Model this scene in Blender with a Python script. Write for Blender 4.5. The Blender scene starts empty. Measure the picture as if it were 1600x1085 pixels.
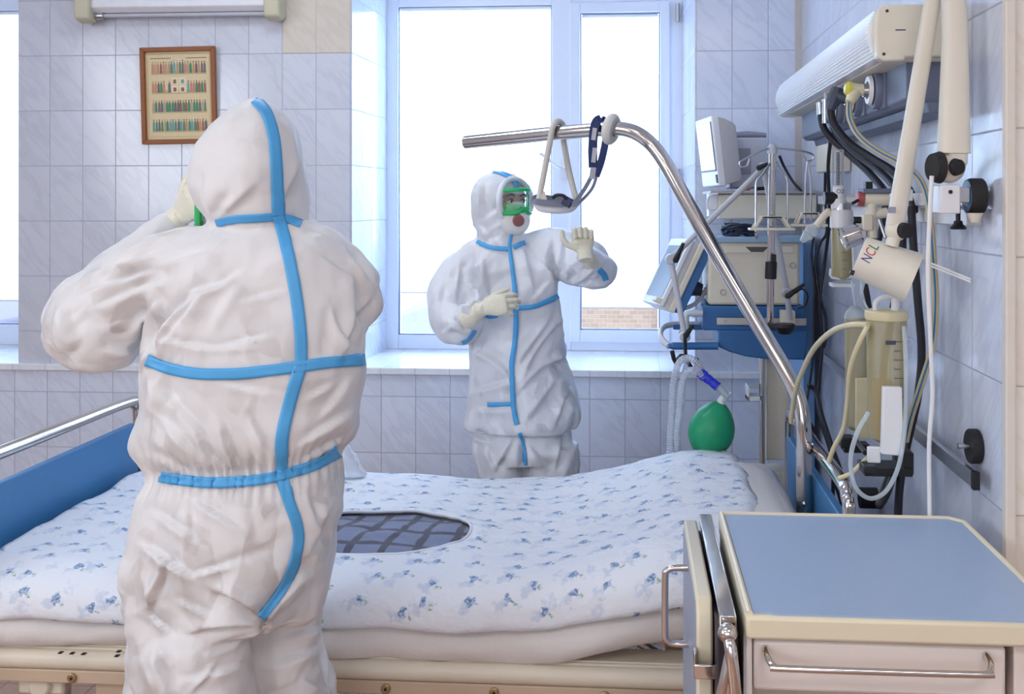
import bpy, bmesh, math, random
import numpy as np
from mathutils import Vector, Matrix, noise
from mathutils.bvhtree import BVHTree

S = bpy.context.scene
COL = S.collection
random.seed(7)
V = Vector
PI = math.pi

# ------------------------------------------------------------------ camera
F, PCX, PCY, EYE, YAW = 1600.0, 875.0, 315.0, 1.62, math.radians(4.1)
cd = bpy.data.cameras.new('camera'); cam = bpy.data.objects.new('camera', cd); COL.objects.link(cam)
cam.location = (0, 0, EYE); cam.rotation_euler = (PI / 2, 0, YAW)
cd.sensor_width = 36.0; cd.lens = 36.0 * F / 1600
cd.shift_x = (800 - PCX) / 1600; cd.shift_y = (PCY - 542.5) / 1600
cd.clip_start = 0.05
S.camera = cam

# ------------------------------------------------------------------ colour management
S.view_settings.view_transform = 'Standard'; S.view_settings.look = 'None'
S.view_settings.gamma = 1; S.view_settings.use_curve_mapping = False
S.view_settings.exposure = 0.12
S.cycles.use_denoising = True
S.cycles.max_bounces = 9; S.cycles.diffuse_bounces = 5; S.cycles.glossy_bounces = 4
S.cycles.transmission_bounces = 8; S.cycles.transparent_max_bounces = 12
S.cycles.sample_clamp_indirect = 6.0
S.cycles.caustics_reflective = False; S.cycles.caustics_refractive = False

# ------------------------------------------------------------------ daylight, room lamps and added fill lights
wd = bpy.data.worlds.new('overcast_sky'); S.world = wd; wd.use_nodes = True
wd.node_tree.nodes['Background'].inputs[0].default_value = (0.80, 0.90, 1.0, 1)
wd.node_tree.nodes['Background'].inputs[1].default_value = 2.2

def area(name, loc, target, sx, sy, power, col, portal=False, spread=PI):
    ld = bpy.data.lights.new(name, 'AREA'); ld.shape = 'RECTANGLE'; ld.size = sx; ld.size_y = sy
    ld.energy = power; ld.color = col; ld.spread = spread
    o = bpy.data.objects.new(name, ld); COL.objects.link(o); o.location = loc
    o.rotation_euler = (V(target) - V(loc)).to_track_quat('-Z', 'Y').to_euler()
    if portal: ld.cycles.is_portal = True
    return o
# daylight falling on the outside of the two windows
area('daylight_main_window', (-0.50, 5.9, 2.35), (-0.50, 4.5, 1.7), 2.0, 2.2, 330, (0.52, 0.73, 1.0))
area('daylight_side_window', (-3.5, 5.9, 2.35), (-3.5, 4.5, 1.7), 1.6, 2.2, 170, (0.52, 0.73, 1.0))
# added soft fill lights beside and behind the camera, no windows there
area('fill_left', (-4.5, 0.0, 2.2), (0.7, 1.4, 1.5), 3.2, 1.5, 108, (0.88, 0.945, 1.0))
area('fill_rear', (-0.6, -2.5, 1.75), (-0.6, 2.0, 1.55), 3.2, 1.7, 26, (0.92, 0.95, 1.0))
# ceiling luminaires of the ward
area('ceiling_lamp', (-0.9, 0.9, 3.12), (-0.9, 0.9, 0), 1.2, 0.6, 6, (1.0, 0.95, 0.92))
area('ceiling_lamp', (-1.6, -1.0, 3.12), (-1.6, -1.0, 0), 1.2, 0.6, 16, (1.0, 0.94, 0.90))
area('ceiling_lamp', (0.9, -0.6, 3.12), (0.9, -0.6, 0), 1.2, 0.6, 20, (1.0, 0.94, 0.90))
area('ceiling_lamp', (-1.2, 3.3, 3.12), (-1.2, 3.3, 0), 1.2, 0.6, 14, (0.82, 0.91, 1.0))  # unseen lamp, cool tint added to lift the back walls

# ------------------------------------------------------------------ pixel to world helpers
CY, SY = math.cos(YAW), math.sin(YAW)
def _d(px, py):
    u = (px - PCX) / F; w = -(py - PCY) / F
    return V((u * CY - SY, CY + u * SY, w))
def W(px, py, t): return V((0, 0, EYE)) + _d(px, py) * t
def WY(px, py, Y): d = _d(px, py); return V((0, 0, EYE)) + d * (Y / d.y)
def WX(px, py, X): d = _d(px, py); return V((0, 0, EYE)) + d * (X / d.x)
def WZ(px, py, Z): d = _d(px, py); return V((0, 0, EYE)) + d * ((Z - EYE) / d.z)

RIGHT = V((CY, SY, 0)); FWD = V((-SY, CY, 0)); UP = V((0, 0, 1))

# ------------------------------------------------------------------ materials
def lin(c):
    return c / 12.92 if c <= 0.04045 else ((c + 0.055) / 1.055) ** 2.4
def rgb(r, g, b): return (lin(r / 255), lin(g / 255), lin(b / 255), 1)
MATS = {}
def nd(nt, t, **kw):
    n = nt.nodes.new(t)
    for k, v in kw.items(): setattr(n, k, v)
    return n
def mat(name, col, rough=0.5, metal=0.0, var=0.04, scale=30.0, bump=0.0, bscale=200.0, trans=0.0, alpha=1.0, ior=1.45, coat=0.0, spec=0.5, emit=None, sheen=0.0, stretch=None, sss=0.0):
    if name in MATS: return MATS[name]
    m = bpy.data.materials.new(name); m.use_nodes = True; nt = m.node_tree; L = nt.links
    b = nt.nodes['Principled BSDF']
    tc = nd(nt, 'ShaderNodeTexCoord'); mp = nd(nt, 'ShaderNodeMapping')
    if stretch: mp.inputs['Scale'].default_value = stretch
    L.new(tc.outputs['Object'], mp.inputs['Vector'])
    n = nd(nt, 'ShaderNodeTexNoise'); n.inputs['Scale'].default_value = scale; n.inputs['Detail'].default_value = 4
    L.new(mp.outputs[0], n.inputs['Vector'])
    mx = nd(nt, 'ShaderNodeMix', data_type='RGBA', blend_type='MULTIPLY'); mx.inputs[0].default_value = 1
    mr = nd(nt, 'ShaderNodeMapRange'); mr.inputs['To Min'].default_value = 1 - var * 2; mr.inputs['To Max'].default_value = 1 + var * 0.6
    L.new(n.outputs['Fac'], mr.inputs['Value']); L.new(mr.outputs[0], mx.inputs['B'])
    mx.inputs['A'].default_value = col
    L.new(mx.outputs['Result'], b.inputs['Base Color'])
    b.inputs['Roughness'].default_value = rough; b.inputs['Metallic'].default_value = metal
    b.inputs['Transmission Weight'].default_value = trans; b.inputs['IOR'].default_value = ior
    b.inputs['Alpha'].default_value = alpha; b.inputs['Coat Weight'].default_value = coat
    b.inputs['Specular IOR Level'].default_value = spec; b.inputs['Sheen Weight'].default_value = sheen
    b.inputs['Subsurface Weight'].default_value = sss
    if emit: b.inputs['Emission Color'].default_value = emit[0]; b.inputs['Emission Strength'].default_value = emit[1]
    if bump:
        n2 = nd(nt, 'ShaderNodeTexNoise'); n2.inputs['Scale'].default_value = bscale; n2.inputs['Detail'].default_value = 3
        L.new(mp.outputs[0], n2.inputs['Vector'])
        bp = nd(nt, 'ShaderNodeBump'); bp.inputs['Strength'].default_value = bump; bp.inputs['Distance'].default_value = 0.004
        L.new(n2.outputs['Fac'], bp.inputs['Height']); L.new(bp.outputs[0], b.inputs['Normal'])
    MATS[name] = m
    return m

def glass(name, col, alpha=0.35, rough=0.08):
    """clear plastic or glass: part transparent, part glossy and tinted"""
    if name in MATS: return MATS[name]
    m = bpy.data.materials.new(name); m.use_nodes = True; nt = m.node_tree; L = nt.links
    b = nt.nodes['Principled BSDF']; out = nt.nodes['Material Output']
    b.inputs['Base Color'].default_value = col; b.inputs['Roughness'].default_value = rough
    tr = nd(nt, 'ShaderNodeBsdfTransparent'); tr.inputs[0].default_value = tuple(0.75 + 0.25 * c for c in col[:3]) + (1,)
    mx = nd(nt, 'ShaderNodeMixShader')
    fr = nd(nt, 'ShaderNodeFresnel'); fr.inputs['IOR'].default_value = 1.45
    ad = nd(nt, 'ShaderNodeMath', operation='ADD'); ad.use_clamp = True; ad.inputs[1].default_value = alpha
    n = nd(nt, 'ShaderNodeTexNoise'); n.inputs['Scale'].default_value = 25
    tc = nd(nt, 'ShaderNodeTexCoord'); L.new(tc.outputs['Object'], n.inputs['Vector'])
    mr = nd(nt, 'ShaderNodeMapRange'); mr.inputs['To Min'].default_value = rough * 0.6; mr.inputs['To Max'].default_value = rough * 1.5
    L.new(n.outputs['Fac'], mr.inputs['Value']); L.new(mr.outputs[0], b.inputs['Roughness'])
    L.new(fr.outputs[0], ad.inputs[0]); L.new(ad.outputs[0], mx.inputs[0])
    L.new(tr.outputs[0], mx.inputs[1]); L.new(b.outputs[0], mx.inputs[2]); L.new(mx.outputs[0], out.inputs['Surface'])
    MATS[name] = m
    return m

# ------------------------------------------------------------------ mesh builder
def catmull(pts, n=6, closed=False):
    P = [V(p) for p in pts]
    if len(P) < 3 and not closed: return P
    out = []
    N = len(P)
    segs = N if closed else N - 1
    for i in range(segs):
        if closed: a, b, c, d = P[(i - 1) % N], P[i], P[(i + 1) % N], P[(i + 2) % N]
        else: a, b, c, d = P[max(i - 1, 0)], P[i], P[i + 1], P[min(i + 2, N - 1)]
        for k in range(n):
            t = k / n
            out.append(0.5 * ((2 * b) + (c - a) * t + (2 * a - 5 * b + 4 * c - d) * t * t + (3 * b - a - 3 * c + d) * t ** 3))
    if not closed: out.append(P[-1])
    return out
def interp(vals, n):
    """spread a list of scalars over n samples linearly"""
    if not isinstance(vals, (list, tuple)): return [vals] * n
    m = len(vals) - 1
    return [vals[min(int(i / (n - 1) * m), m - 1)] * (1 - ((i / (n - 1) * m) - min(int(i / (n - 1) * m), m - 1))) + vals[min(int(i / (n - 1) * m), m - 1) + 1] * ((i / (n - 1) * m) - min(int(i / (n - 1) * m), m - 1)) for i in range(n)]

class MB:
    def __init__(s): s.v = []; s.f = []; s.mi = []; s.cur = 0; s.uv = None
    def add(s, vs, fs):
        o = len(s.v); s.v += [V(p) for p in vs]
        s.f += [tuple(i + o for i in f) for f in fs]; s.mi += [s.cur] * len(fs)
        return s
    def box(s, x0, x1, y0, y1, z0, z1, M=None):
        vs = [V((x, y, z)) for x in (x0, x1) for y in (y0, y1) for z in (z0, z1)]
        if M is not None: vs = [M @ p for p in vs]
        return s.add(vs, [(0, 1, 3, 2), (4, 6, 7, 5), (0, 4, 5, 1), (2, 3, 7, 6), (0, 2, 6, 4), (1, 5, 7, 3)])
    def ring_loft(s, rings, cap=True, closed=False):
        n = len(rings[0]); vs = [p for r in rings for p in r]; fs = []
        m = len(rings)
        for i in range(m if closed else m - 1):
            a, b = i * n, ((i + 1) % m) * n
            for j in range(n): fs.append((a + j, a + (j + 1) % n, b + (j + 1) % n, b + j))
        if cap and not closed:
            fs.append(tuple(reversed(range(n)))); fs.append(tuple(range((m - 1) * n, m * n)))
        return s.add(vs, fs)
    def tube(s, pts, r, n=10, cap=True, closed=False, flat=1.0, up=None, smooth=0):
        P = [V(p) for p in pts]
        if smooth: P = catmull(P, smooth, closed)
        R = interp(r, len(P)); rings = []; prev = None
        for i, p in enumerate(P):
            if closed: t = (P[(i + 1) % len(P)] - P[i - 1])
            else: t = P[min(i + 1, len(P) - 1)] - P[max(i - 1, 0)]
            if t.length < 1e-9: t = V((0, 0, 1))
            t.normalize()
            if prev is None:
                a = V(up) if up is not None else (V((0, 0, 1)) if abs(t.z) < 0.9 else V((0, 1, 0)))
            else: a = prev
            a = (a - t * a.dot(t)).normalized(); prev = a
            b = t.cross(a)
            rings.append([p + a * (math.cos(2 * PI * j / n) * R[i] * flat) + b * (math.sin(2 * PI * j / n) * R[i]) for j in range(n)])
        return s.ring_loft(rings, cap, closed)
    def ribbon(s, pts, w, th, nrm, smooth=0):
        """flat strap: width along (tangent x nrm), thickness along nrm"""
        P = [V(p) for p in pts]
        if smooth: P = catmull(P, smooth)
        rings = []
        for i, p in enumerate(P):
            t = (P[min(i + 1, len(P) - 1)] - P[max(i - 1, 0)]).normalized()
            nn = V(nrm[min(i * len(nrm) // len(P), len(nrm) - 1)]) if isinstance(nrm, list) else V(nrm)
            nn = (nn - t * nn.dot(t)).normalized(); b = t.cross(nn) * (w / 2); h = nn * (th / 2)
            rings.append([p + b + h, p - b + h, p - b - h, p + b - h])
        return s.ring_loft(rings)
    def lathe(s, p0, p1, prof, n=24, cap=True):
        """profile of (distance along p0->p1 as 0..1, radius)"""
        p0, p1 = V(p0), V(p1); t = (p1 - p0).normalized()
        a = V((0, 0, 1)) if abs(t.z) < 0.9 else V((1, 0, 0)); a = (a - t * a.dot(t)).normalized(); b = t.cross(a)
        rings = [[p0.lerp(p1, d) + (a * math.cos(2 * PI * j / n) + b * math.sin(2 * PI * j / n)) * max(r, 1e-4) for j in range(n)] for d, r in prof]
        return s.ring_loft(rings, cap)
    def cyl(s, p0, p1, r, n=20): return s.lathe(p0, p1, [(0, r), (1, r)], n)
    def ball(s, c, r, n=16, sc=(1, 1, 1)):
        c = V(c); m = max(6, n // 2); rings = []
        for i in range(m + 1):
            th = PI * i / m
            rr = max(math.sin(th), 1e-3)
            rings.append([c + V((r * sc[0] * rr * math.cos(2 * PI * j / n), r * sc[1] * rr * math.sin(2 * PI * j / n), -r * sc[2] * math.cos(th))) for j in range(n)])
        return s.ring_loft(rings)
    def prism(s, poly, fn, h0, h1):
        """poly = 2-D points, fn(u, v, h) -> world"""
        n = len(poly)
        return s.add([fn(u, v, h0) for u, v in poly] + [fn(u, v, h1) for u, v in poly],
                     [tuple(range(n)), tuple(reversed(range(n, 2 * n)))] + [(i, i + n, (i + 1) % n + n, (i + 1) % n) for i in range(n)])
    def build(s, name, mats, parent=None, bevel=0.0, smooth=35, origin=None, label=None, sub=0, segs=2):
        if not isinstance(mats, (list, tuple)): mats = [mats]
        if parent is not None: org = ORG[parent.name]
        elif origin is not None: org = V(origin)
        else:
            xs = [p.x for p in s.v]; ys = [p.y for p in s.v]; zs = [p.z for p in s.v]
            org = V(((min(xs) + max(xs)) / 2, (min(ys) + max(ys)) / 2, min(zs)))
        me = bpy.data.meshes.new(name)
        me.from_pydata([tuple(p - org) for p in s.v], [], s.f)
        for m in mats: me.materials.append(m)
        if len(mats) > 1: me.polygons.foreach_set('material_index', s.mi)
        bm = bmesh.new(); bm.from_mesh(me); bmesh.ops.recalc_face_normals(bm, faces=bm.faces); bm.to_mesh(me); bm.free()
        if smooth:
            me.polygons.foreach_set('use_smooth', [True] * len(me.polygons))
            me.set_sharp_from_angle(angle=math.radians(smooth))
        me.update()
        o = bpy.data.objects.new(name, me); COL.objects.link(o)
        if parent is not None: o.parent = parent; ORG[o.name] = org
        else: o.location = org; ORG[o.name] = org
        if bevel:
            b = o.modifiers.new('bevel', 'BEVEL'); b.width = bevel; b.segments = segs; b.limit_method = 'ANGLE'; b.angle_limit = math.radians(40)
            b.harden_normals = False
        if sub:
            b = o.modifiers.new('sub', 'SUBSURF'); b.levels = sub; b.render_levels = sub
        if label: o['label'] = label
        return o
ORG = {}
def thing(name, label, cat, loc, group=None):
    o = bpy.data.objects.new(name, None); COL.objects.link(o); o.location = loc; o.empty_display_size = 0.05
    ORG[o.name] = V(loc)
    o['label'] = label; o['category'] = cat
    if group: o['group'] = group
    return o
def tag(o, label, cat, group=None, kind=None):
    o['label'] = label; o['category'] = cat
    if group: o['group'] = group
    if kind: o['kind'] = kind
    return o
def struct(o, kind='structure'):
    o['kind'] = kind; return o
def copy_tree(o, off, parent=None, label=None):
    c = o.copy(); COL.objects.link(c)
    if parent is None:
        c.location = o.location + V(off)
        if label: c['label'] = label
    else: c.parent = parent
    for ch in [x for x in bpy.data.objects if x.parent == o]: copy_tree(ch, off, c)
    return c
def text_mesh(s, size, extrude=0.0):
    """flat letters as (verts, faces) in the XY plane, origin left baseline"""
    cu = bpy.data.curves.new('letters', 'FONT'); cu.body = s; cu.size = size; cu.extrude = extrude
    o = bpy.data.objects.new('letters', cu); COL.objects.link(o)
    dg = bpy.context.evaluated_depsgraph_get(); dg.update()
    me = bpy.data.meshes.new_from_object(o.evaluated_get(dg))
    vs = [v.co.copy() for v in me.vertices]; fs = [tuple(p.vertices) for p in me.polygons]
    bpy.data.objects.remove(o); bpy.data.curves.remove(cu); bpy.data.meshes.remove(me)
    return vs, fs
# ------------------------------------------------------------------ tile, brick and cloth materials
def mathn(nt, op, a, b=None, c=None):
    n = nd(nt, 'ShaderNodeMath', operation=op)
    for i, x in enumerate((a, b, c)):
        if x is None: continue
        if isinstance(x, (int, float)): n.inputs[i].default_value = x
        else: nt.links.new(x, n.inputs[i])
    return n.outputs[0]
def mixc(nt, f, a, b, bt='MIX'):
    n = nd(nt, 'ShaderNodeMix', data_type='RGBA', blend_type=bt)
    for s, x in ((n.inputs[0], f), (n.inputs['A'], a), (n.inputs['B'], b)):
        if isinstance(x, (int, float, tuple)): s.default_value = x
        else: nt.links.new(x, s)
    return n.outputs['Result']
def tile_mat(name, ua, va, uw, uo, vh, vo, base=(219, 225, 240), vein=(200, 206, 224), grout=(176, 178, 196), rough=0.14):
    m = bpy.data.materials.new(name); m.use_nodes = True; nt = m.node_tree; L = nt.links
    b = nt.nodes['Principled BSDF']
    tc = nd(nt, 'ShaderNodeNewGeometry'); sp = nd(nt, 'ShaderNodeSeparateXYZ'); L.new(tc.outputs['Position'], sp.inputs[0])
    u = mathn(nt, 'DIVIDE', mathn(nt, 'SUBTRACT', sp.outputs[ua], uo), uw)
    v = mathn(nt, 'DIVIDE', mathn(nt, 'SUBTRACT', sp.outputs[va], vo), vh)
    fu, fv = mathn(nt, 'FRACT', u), mathn(nt, 'FRACT', v)
    eu = mathn(nt, 'MULTIPLY', mathn(nt, 'MINIMUM', fu, mathn(nt, 'SUBTRACT', 1.0, fu)), uw)
    ev = mathn(nt, 'MULTIPLY', mathn(nt, 'MINIMUM', fv, mathn(nt, 'SUBTRACT', 1.0, fv)), vh)
    e = mathn(nt, 'MINIMUM', eu, ev)
    joint = nd(nt, 'ShaderNodeMapRange'); joint.interpolation_type = 'SMOOTHSTEP'
    joint.inputs['From Min'].default_value = 0.0011; joint.inputs['From Max'].default_value = 0.0024
    joint.inputs['To Min'].default_value = 1; joint.inputs['To Max'].default_value = 0
    L.new(e, joint.inputs['Value'])
    cell = nd(nt, 'ShaderNodeCombineXYZ'); L.new(mathn(nt, 'FLOOR', u), cell.inputs[0]); L.new(mathn(nt, 'FLOOR', v), cell.inputs[1])
    wn = nd(nt, 'ShaderNodeTexWhiteNoise', noise_dimensions='3D'); L.new(cell.outputs[0], wn.inputs['Vector'])
    # diagonal marble veins, shifted per tile
    rot = nd(nt, 'ShaderNodeCombineXYZ')
    U, Vv = sp.outputs[ua], sp.outputs[va]
    dg = mathn(nt, 'ADD', mathn(nt, 'MULTIPLY', U, 0.75), mathn(nt, 'MULTIPLY', Vv, 0.66))
    dh = mathn(nt, 'SUBTRACT', mathn(nt, 'MULTIPLY', Vv, 0.75), mathn(nt, 'MULTIPLY', U, 0.66))
    L.new(mathn(nt, 'MULTIPLY', dg, 1.0), rot.inputs[0]); L.new(mathn(nt, 'MULTIPLY', dh, 0.22), rot.inputs[1])
    L.new(mathn(nt, 'MULTIPLY', wn.outputs['Value'], 40.0), rot.inputs[2])
    nz = nd(nt, 'ShaderNodeTexNoise'); nz.inputs['Scale'].default_value = 17; nz.inputs['Detail'].default_value = 5; nz.inputs['Roughness'].default_value = 0.55
    L.new(rot.outputs[0], nz.inputs['Vector'])
    ridge = mathn(nt, 'ABSOLUTE', mathn(nt, 'SUBTRACT', nz.outputs['Fac'], 0.5))
    vr = nd(nt, 'ShaderNodeMapRange'); vr.inputs['From Min'].default_value = 0.0; vr.inputs['From Max'].default_value = 0.07
    vr.inputs['To Min'].default_value = 0.75; vr.inputs['To Max'].default_value = 0.0; L.new(ridge, vr.inputs['Value'])
    nb = nd(nt, 'ShaderNodeTexNoise'); nb.inputs['Scale'].default_value = 9; L.new(rot.outputs[0], nb.inputs['Vector'])
    vf = mathn(nt, 'MULTIPLY', vr.outputs[0], mathn(nt, 'MULTIPLY', nb.outputs['Fac'], 1.2))
    c = mixc(nt, vf, rgb(*base), rgb(*vein))
    tone = nd(nt, 'ShaderNodeMapRange'); tone.inputs['To Min'].default_value = 0.955; tone.inputs['To Max'].default_value = 1.02; L.new(wn.outputs['Value'], tone.inputs['Value'])
    c = mixc(nt, 1.0, c, tone.outputs[0], 'MULTIPLY')
    c = mixc(nt, joint.outputs[0], c, rgb(*grout))
    L.new(c, b.inputs['Base Color'])
    rr = nd(nt, 'ShaderNodeMapRange'); rr.inputs['To Min'].default_value = rough; rr.inputs['To Max'].default_value = 0.7; L.new(joint.outputs[0], rr.inputs['Value'])
    L.new(rr.outputs[0], b.inputs['Roughness'])
    # slightly uneven glaze and sunk joints
    wob = nd(nt, 'ShaderNodeTexNoise'); wob.inputs['Scale'].default_value = 14; L.new(tc.outputs['Position'], wob.inputs['Vector'])
    h = mathn(nt, 'SUBTRACT', mathn(nt, 'MULTIPLY', wob.outputs['Fac'], 0.35), joint.outputs[0])
    bp = nd(nt, 'ShaderNodeBump'); bp.inputs['Strength'].default_value = 0.5; bp.inputs['Distance'].default_value = 0.0016
    L.new(h, bp.inputs['Height']); L.new(bp.outputs[0], b.inputs['Normal'])
    return m

YW, XR = 4.47, 0.722
T_back = tile_mat('glazed_tiles_back', 0, 2, 0.154, -2.641, 0.25, 0.031, base=(212, 215, 226), vein=(194, 198, 212))  # less blue base, warmer light on the pier put into the colour
T_low = tile_mat('glazed_tiles_below_sill', 0, 2, 0.154, -0.960, 0.25, 0.006, base=(222, 230, 246), vein=(204, 211, 230))  # same tiles, bluer lighter base standing in for light under the sill
T_pier = tile_mat('glazed_tiles_pier', 0, 2, 0.154, 0.426, 0.25, 0.022)
T_rev = tile_mat('glazed_tiles_reveal', 1, 2, 0.154, 4.62, 0.25, 0.031)
T_right = tile_mat('glazed_tiles_right', 1, 2, 0.195, 2.05, 0.25, 0.012)
T_sill = tile_mat('glazed_tiles_sill', 0, 1, 0.154, -0.960, 0.30, 4.46, base=(238, 241, 248), vein=(228, 232, 242), grout=(196, 200, 214))
T_beige = tile_mat('beige_tiles', 0, 2, 0.154, -2.641, 0.25, 0.031, base=(218, 208, 196), vein=(206, 194, 178), grout=(196, 188, 180))
T_end = tile_mat('cream_tiles_end', 0, 2, 0.30, XR, 0.25, 0.012, base=(232, 226, 218), vein=(222, 210, 194), grout=(190, 180, 170))
M_paint = mat('white_paint', rgb(224, 227, 232), 0.6, var=0.02)
M_pvc = mat('white_pvc', rgb(232, 239, 252), 0.28, var=0.01)
M_pvcedge = mat('window_gasket', rgb(120, 140, 180), 0.5)
M_metal = mat('brushed_steel', rgb(190, 190, 196), 0.28, 1.0, var=0.03, scale=60)
M_chrome = mat('chrome', rgb(214, 208, 204), 0.10, 1.0, var=0.03, scale=12)
M_black = mat('black_plastic', rgb(26, 27, 32), 0.42, var=0.06)
M_cream = mat('cream_plastic', rgb(224, 216, 196), 0.38, var=0.02)
M_cream2 = mat('cream_enamel', rgb(226, 216, 190), 0.33, var=0.03, scale=12)
M_white = mat('white_plastic', rgb(232, 232, 234), 0.35, var=0.02)
M_wall = mat('painted_plaster', rgb(222, 226, 232), 0.7, var=0.02)

# blind cloth lets daylight through
def blind_mat():
    m = bpy.data.materials.new('roller_blind_cloth'); m.use_nodes = True; nt = m.node_tree; L = nt.links
    out = nt.nodes['Material Output']; nt.nodes.remove(nt.nodes['Principled BSDF'])
    di = nd(nt, 'ShaderNodeBsdfDiffuse'); tr = nd(nt, 'ShaderNodeBsdfTranslucent'); mx = nd(nt, 'ShaderNodeMixShader')
    tc = nd(nt, 'ShaderNodeTexCoord'); n = nd(nt, 'ShaderNodeTexNoise'); n.inputs['Scale'].default_value = 220; L.new(tc.outputs['Object'], n.inputs['Vector'])
    mr = nd(nt, 'ShaderNodeMapRange'); mr.inputs['To Min'].default_value = 0.86; mr.inputs['To Max'].default_value = 0.95; L.new(n.outputs['Fac'], mr.inputs['Value'])
    cb = nd(nt, 'ShaderNodeCombineColor')
    for i in range(3): L.new(mr.outputs[0], cb.inputs[i])
    L.new(cb.outputs[0], di.inputs[0]); L.new(cb.outputs[0], tr.inputs[0]); mx.inputs[0].default_value = 0.6
    L.new(di.outputs[0], mx.inputs[1]); L.new(tr.outputs[0], mx.inputs[2]); L.new(mx.outputs[0], out.inputs['Surface'])
    return m
M_blind = blind_mat()
def pane_mat():
    m = bpy.data.materials.new('window_glass'); m.use_nodes = True; nt = m.node_tree; L = nt.links
    out = nt.nodes['Material Output']; nt.nodes.remove(nt.nodes['Principled BSDF'])
    t = nd(nt, 'ShaderNodeBsdfTransparent'); g = nd(nt, 'ShaderNodeBsdfGlossy'); g.inputs['Roughness'].default_value = 0.02
    fr = nd(nt, 'ShaderNodeFresnel'); mx = nd(nt, 'ShaderNodeMixShader'); t.inputs[0].default_value = (0.96, 0.98, 1, 1)
    tc = nd(nt, 'ShaderNodeTexCoord'); n = nd(nt, 'ShaderNodeTexNoise'); n.inputs['Scale'].default_value = 2; L.new(tc.outputs['Object'], n.inputs['Vector'])
    mr = nd(nt, 'ShaderNodeMapRange'); mr.inputs['To Min'].default_value = 0.01; mr.inputs['To Max'].default_value = 0.04; L.new(n.outputs['Fac'], mr.inputs['Value']); L.new(mr.outputs[0], g.inputs['Roughness'])
    L.new(fr.outputs[0], mx.inputs[0]); L.new(t.outputs[0], mx.inputs[1]); L.new(g.outputs[0], mx.inputs[2]); L.new(mx.outputs[0], out.inputs['Surface'])
    return m
M_pane = pane_mat()

# ------------------------------------------------------------------ room shell
HC = 3.2
XL, YB, XO = -4.6, -2.6, 2.4
def sbox(name, m, *b, bevel=0):
    return struct(MB().box(*b).build(name, m, smooth=0, bevel=bevel))
M_floor = tile_mat('floor_tiles', 0, 1, 0.30, 0, 0.30, 0, base=(176, 134, 110), vein=(160, 120, 98), grout=(130, 100, 84), rough=0.3)
sbox('floor', M_floor, XL, XO, YB, YW + 0.7, -0.1, 0)
sbox('ceiling', M_paint, XL, XO, YB, YW + 0.7, HC, HC + 0.1)
sbox('wall_left', M_wall, XL - 0.1, XL, YB, YW + 0.7, 0, HC)
sbox('wall_rear', M_wall, XL, XO, YB - 0.1, YB, 0, HC)
sbox('wall_outer', M_wall, XO, XO + 0.1, YB, 2.06, 0, HC)
SILL = 0.885
# window wall: low wall, pier between the windows, pier in the corner, lintel
sbox('wall_back_low', T_low, XL, XR, YW, YW + 0.7, 0, SILL - 0.03)
sbox('wall_back_pier', T_back, -2.79, -1.252, YW, YW + 0.7, SILL, HC)
b = MB().box(0.272, XR, YW, YW + 0.7, SILL, HC); struct(b.build('wall_back_corner', T_pier, smooth=0))
sbox('wall_back_lintel', M_paint, XL, XR, YW, YW + 0.7, 2.95, HC)
# light tiled reveals of the main window, slightly splayed
m_ = MB(); m_.prism([(-1.2535, YW + 0.004), (-1.247, YW + 0.004), (-1.226, 5.06), (-1.2535, 5.06)], lambda u, v, h: V((u, v, h)), SILL, 2.95)
struct(m_.build('wall_reveal_left', T_rev, smooth=0))
m_ = MB(); m_.prism([(0.2735, YW + 0.004), (0.266, YW + 0.004), (0.236, 5.06), (0.2735, 5.06)], lambda u, v, h: V((u, v, h)), SILL, 2.95)
struct(m_.build('wall_reveal_right', T_rev, smooth=0))
# beige repair tiles at the top of the pier
x0 = WY(440, 0, YW).x
sbox('wall_back_repair', T_beige, -1.56, -1.2515, YW - 0.002, YW + 0.01, 2.281, HC)
# sills
def sill(name, x0, x1):
    o = MB().box(x0, x1, YW - 0.018, 5.06, SILL - 0.03, SILL).build(name, T_sill, smooth=0, bevel=0.004)
    return struct(o)
sill('trim_1', XL, XR)
# right wall: the thick service wall and its end face
sbox('wall_right', T_right, XR, XR + 0.30, 2.05, YW + 0.7, 0, HC)
sbox('wall_right_end', T_end, XR, XO, 2.038, 2.05, 0, HC)
sbox('wall_right_return', M_wall, XR + 0.30, XO, 2.05, 2.10, 0, HC)
struct(MB().box(XR - 0.006, XR + 0.014, 2.030, 2.052, 0, HC).build('trim_2', mat('corner_bead', rgb(226, 218, 208), 0.4), smooth=0, bevel=0.003))
# stained strip in the inner corner
struct(MB().box(XR - 0.028, XR, YW - 0.006, YW, SILL, HC).build('trim_3', mat('corner_grout', rgb(208, 202, 196), 0.7, var=0.10, scale=10), smooth=0))

# ------------------------------------------------------------------ windows
YF = 5.03
def bars(mb, x0, x1, z0, z1, w, y0, y1):
    """rectangular frame with opening (x0..x1, z0..z1) and border widths w=(l,r,b,t)"""
    l, r, b_, t = w
    mb.box(x0 - l, x0, y0, y1, z0 - b_, z1 + t); mb.box(x1, x1 + r, y0, y1, z0 - b_, z1 + t)
    mb.box(x0, x1, y0, y1, z0 - b_, z0); mb.box(x0, x1, y0, y1, z1, z1 + t)
def window(name, gx0, gx1, gz0, gz1, label=None):
    pass
def gasket(x0, x1, z0, z1, y):
    m = MB(); g = 0.005
    bars(m, x0 + g, x1 - g, z0 + g, z1 - g, (g, g, g, g), y - 0.004, y + 0.004); return m
w1 = MB(); w1.box(-1.236, -1.169, YF, YF + 0.07, SILL, 2.95).box(-0.402, -0.305, YF, YF + 0.07, SILL, 2.95).box(0.172, 0.262, YF, YF + 0.07, SILL, 2.95)
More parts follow.
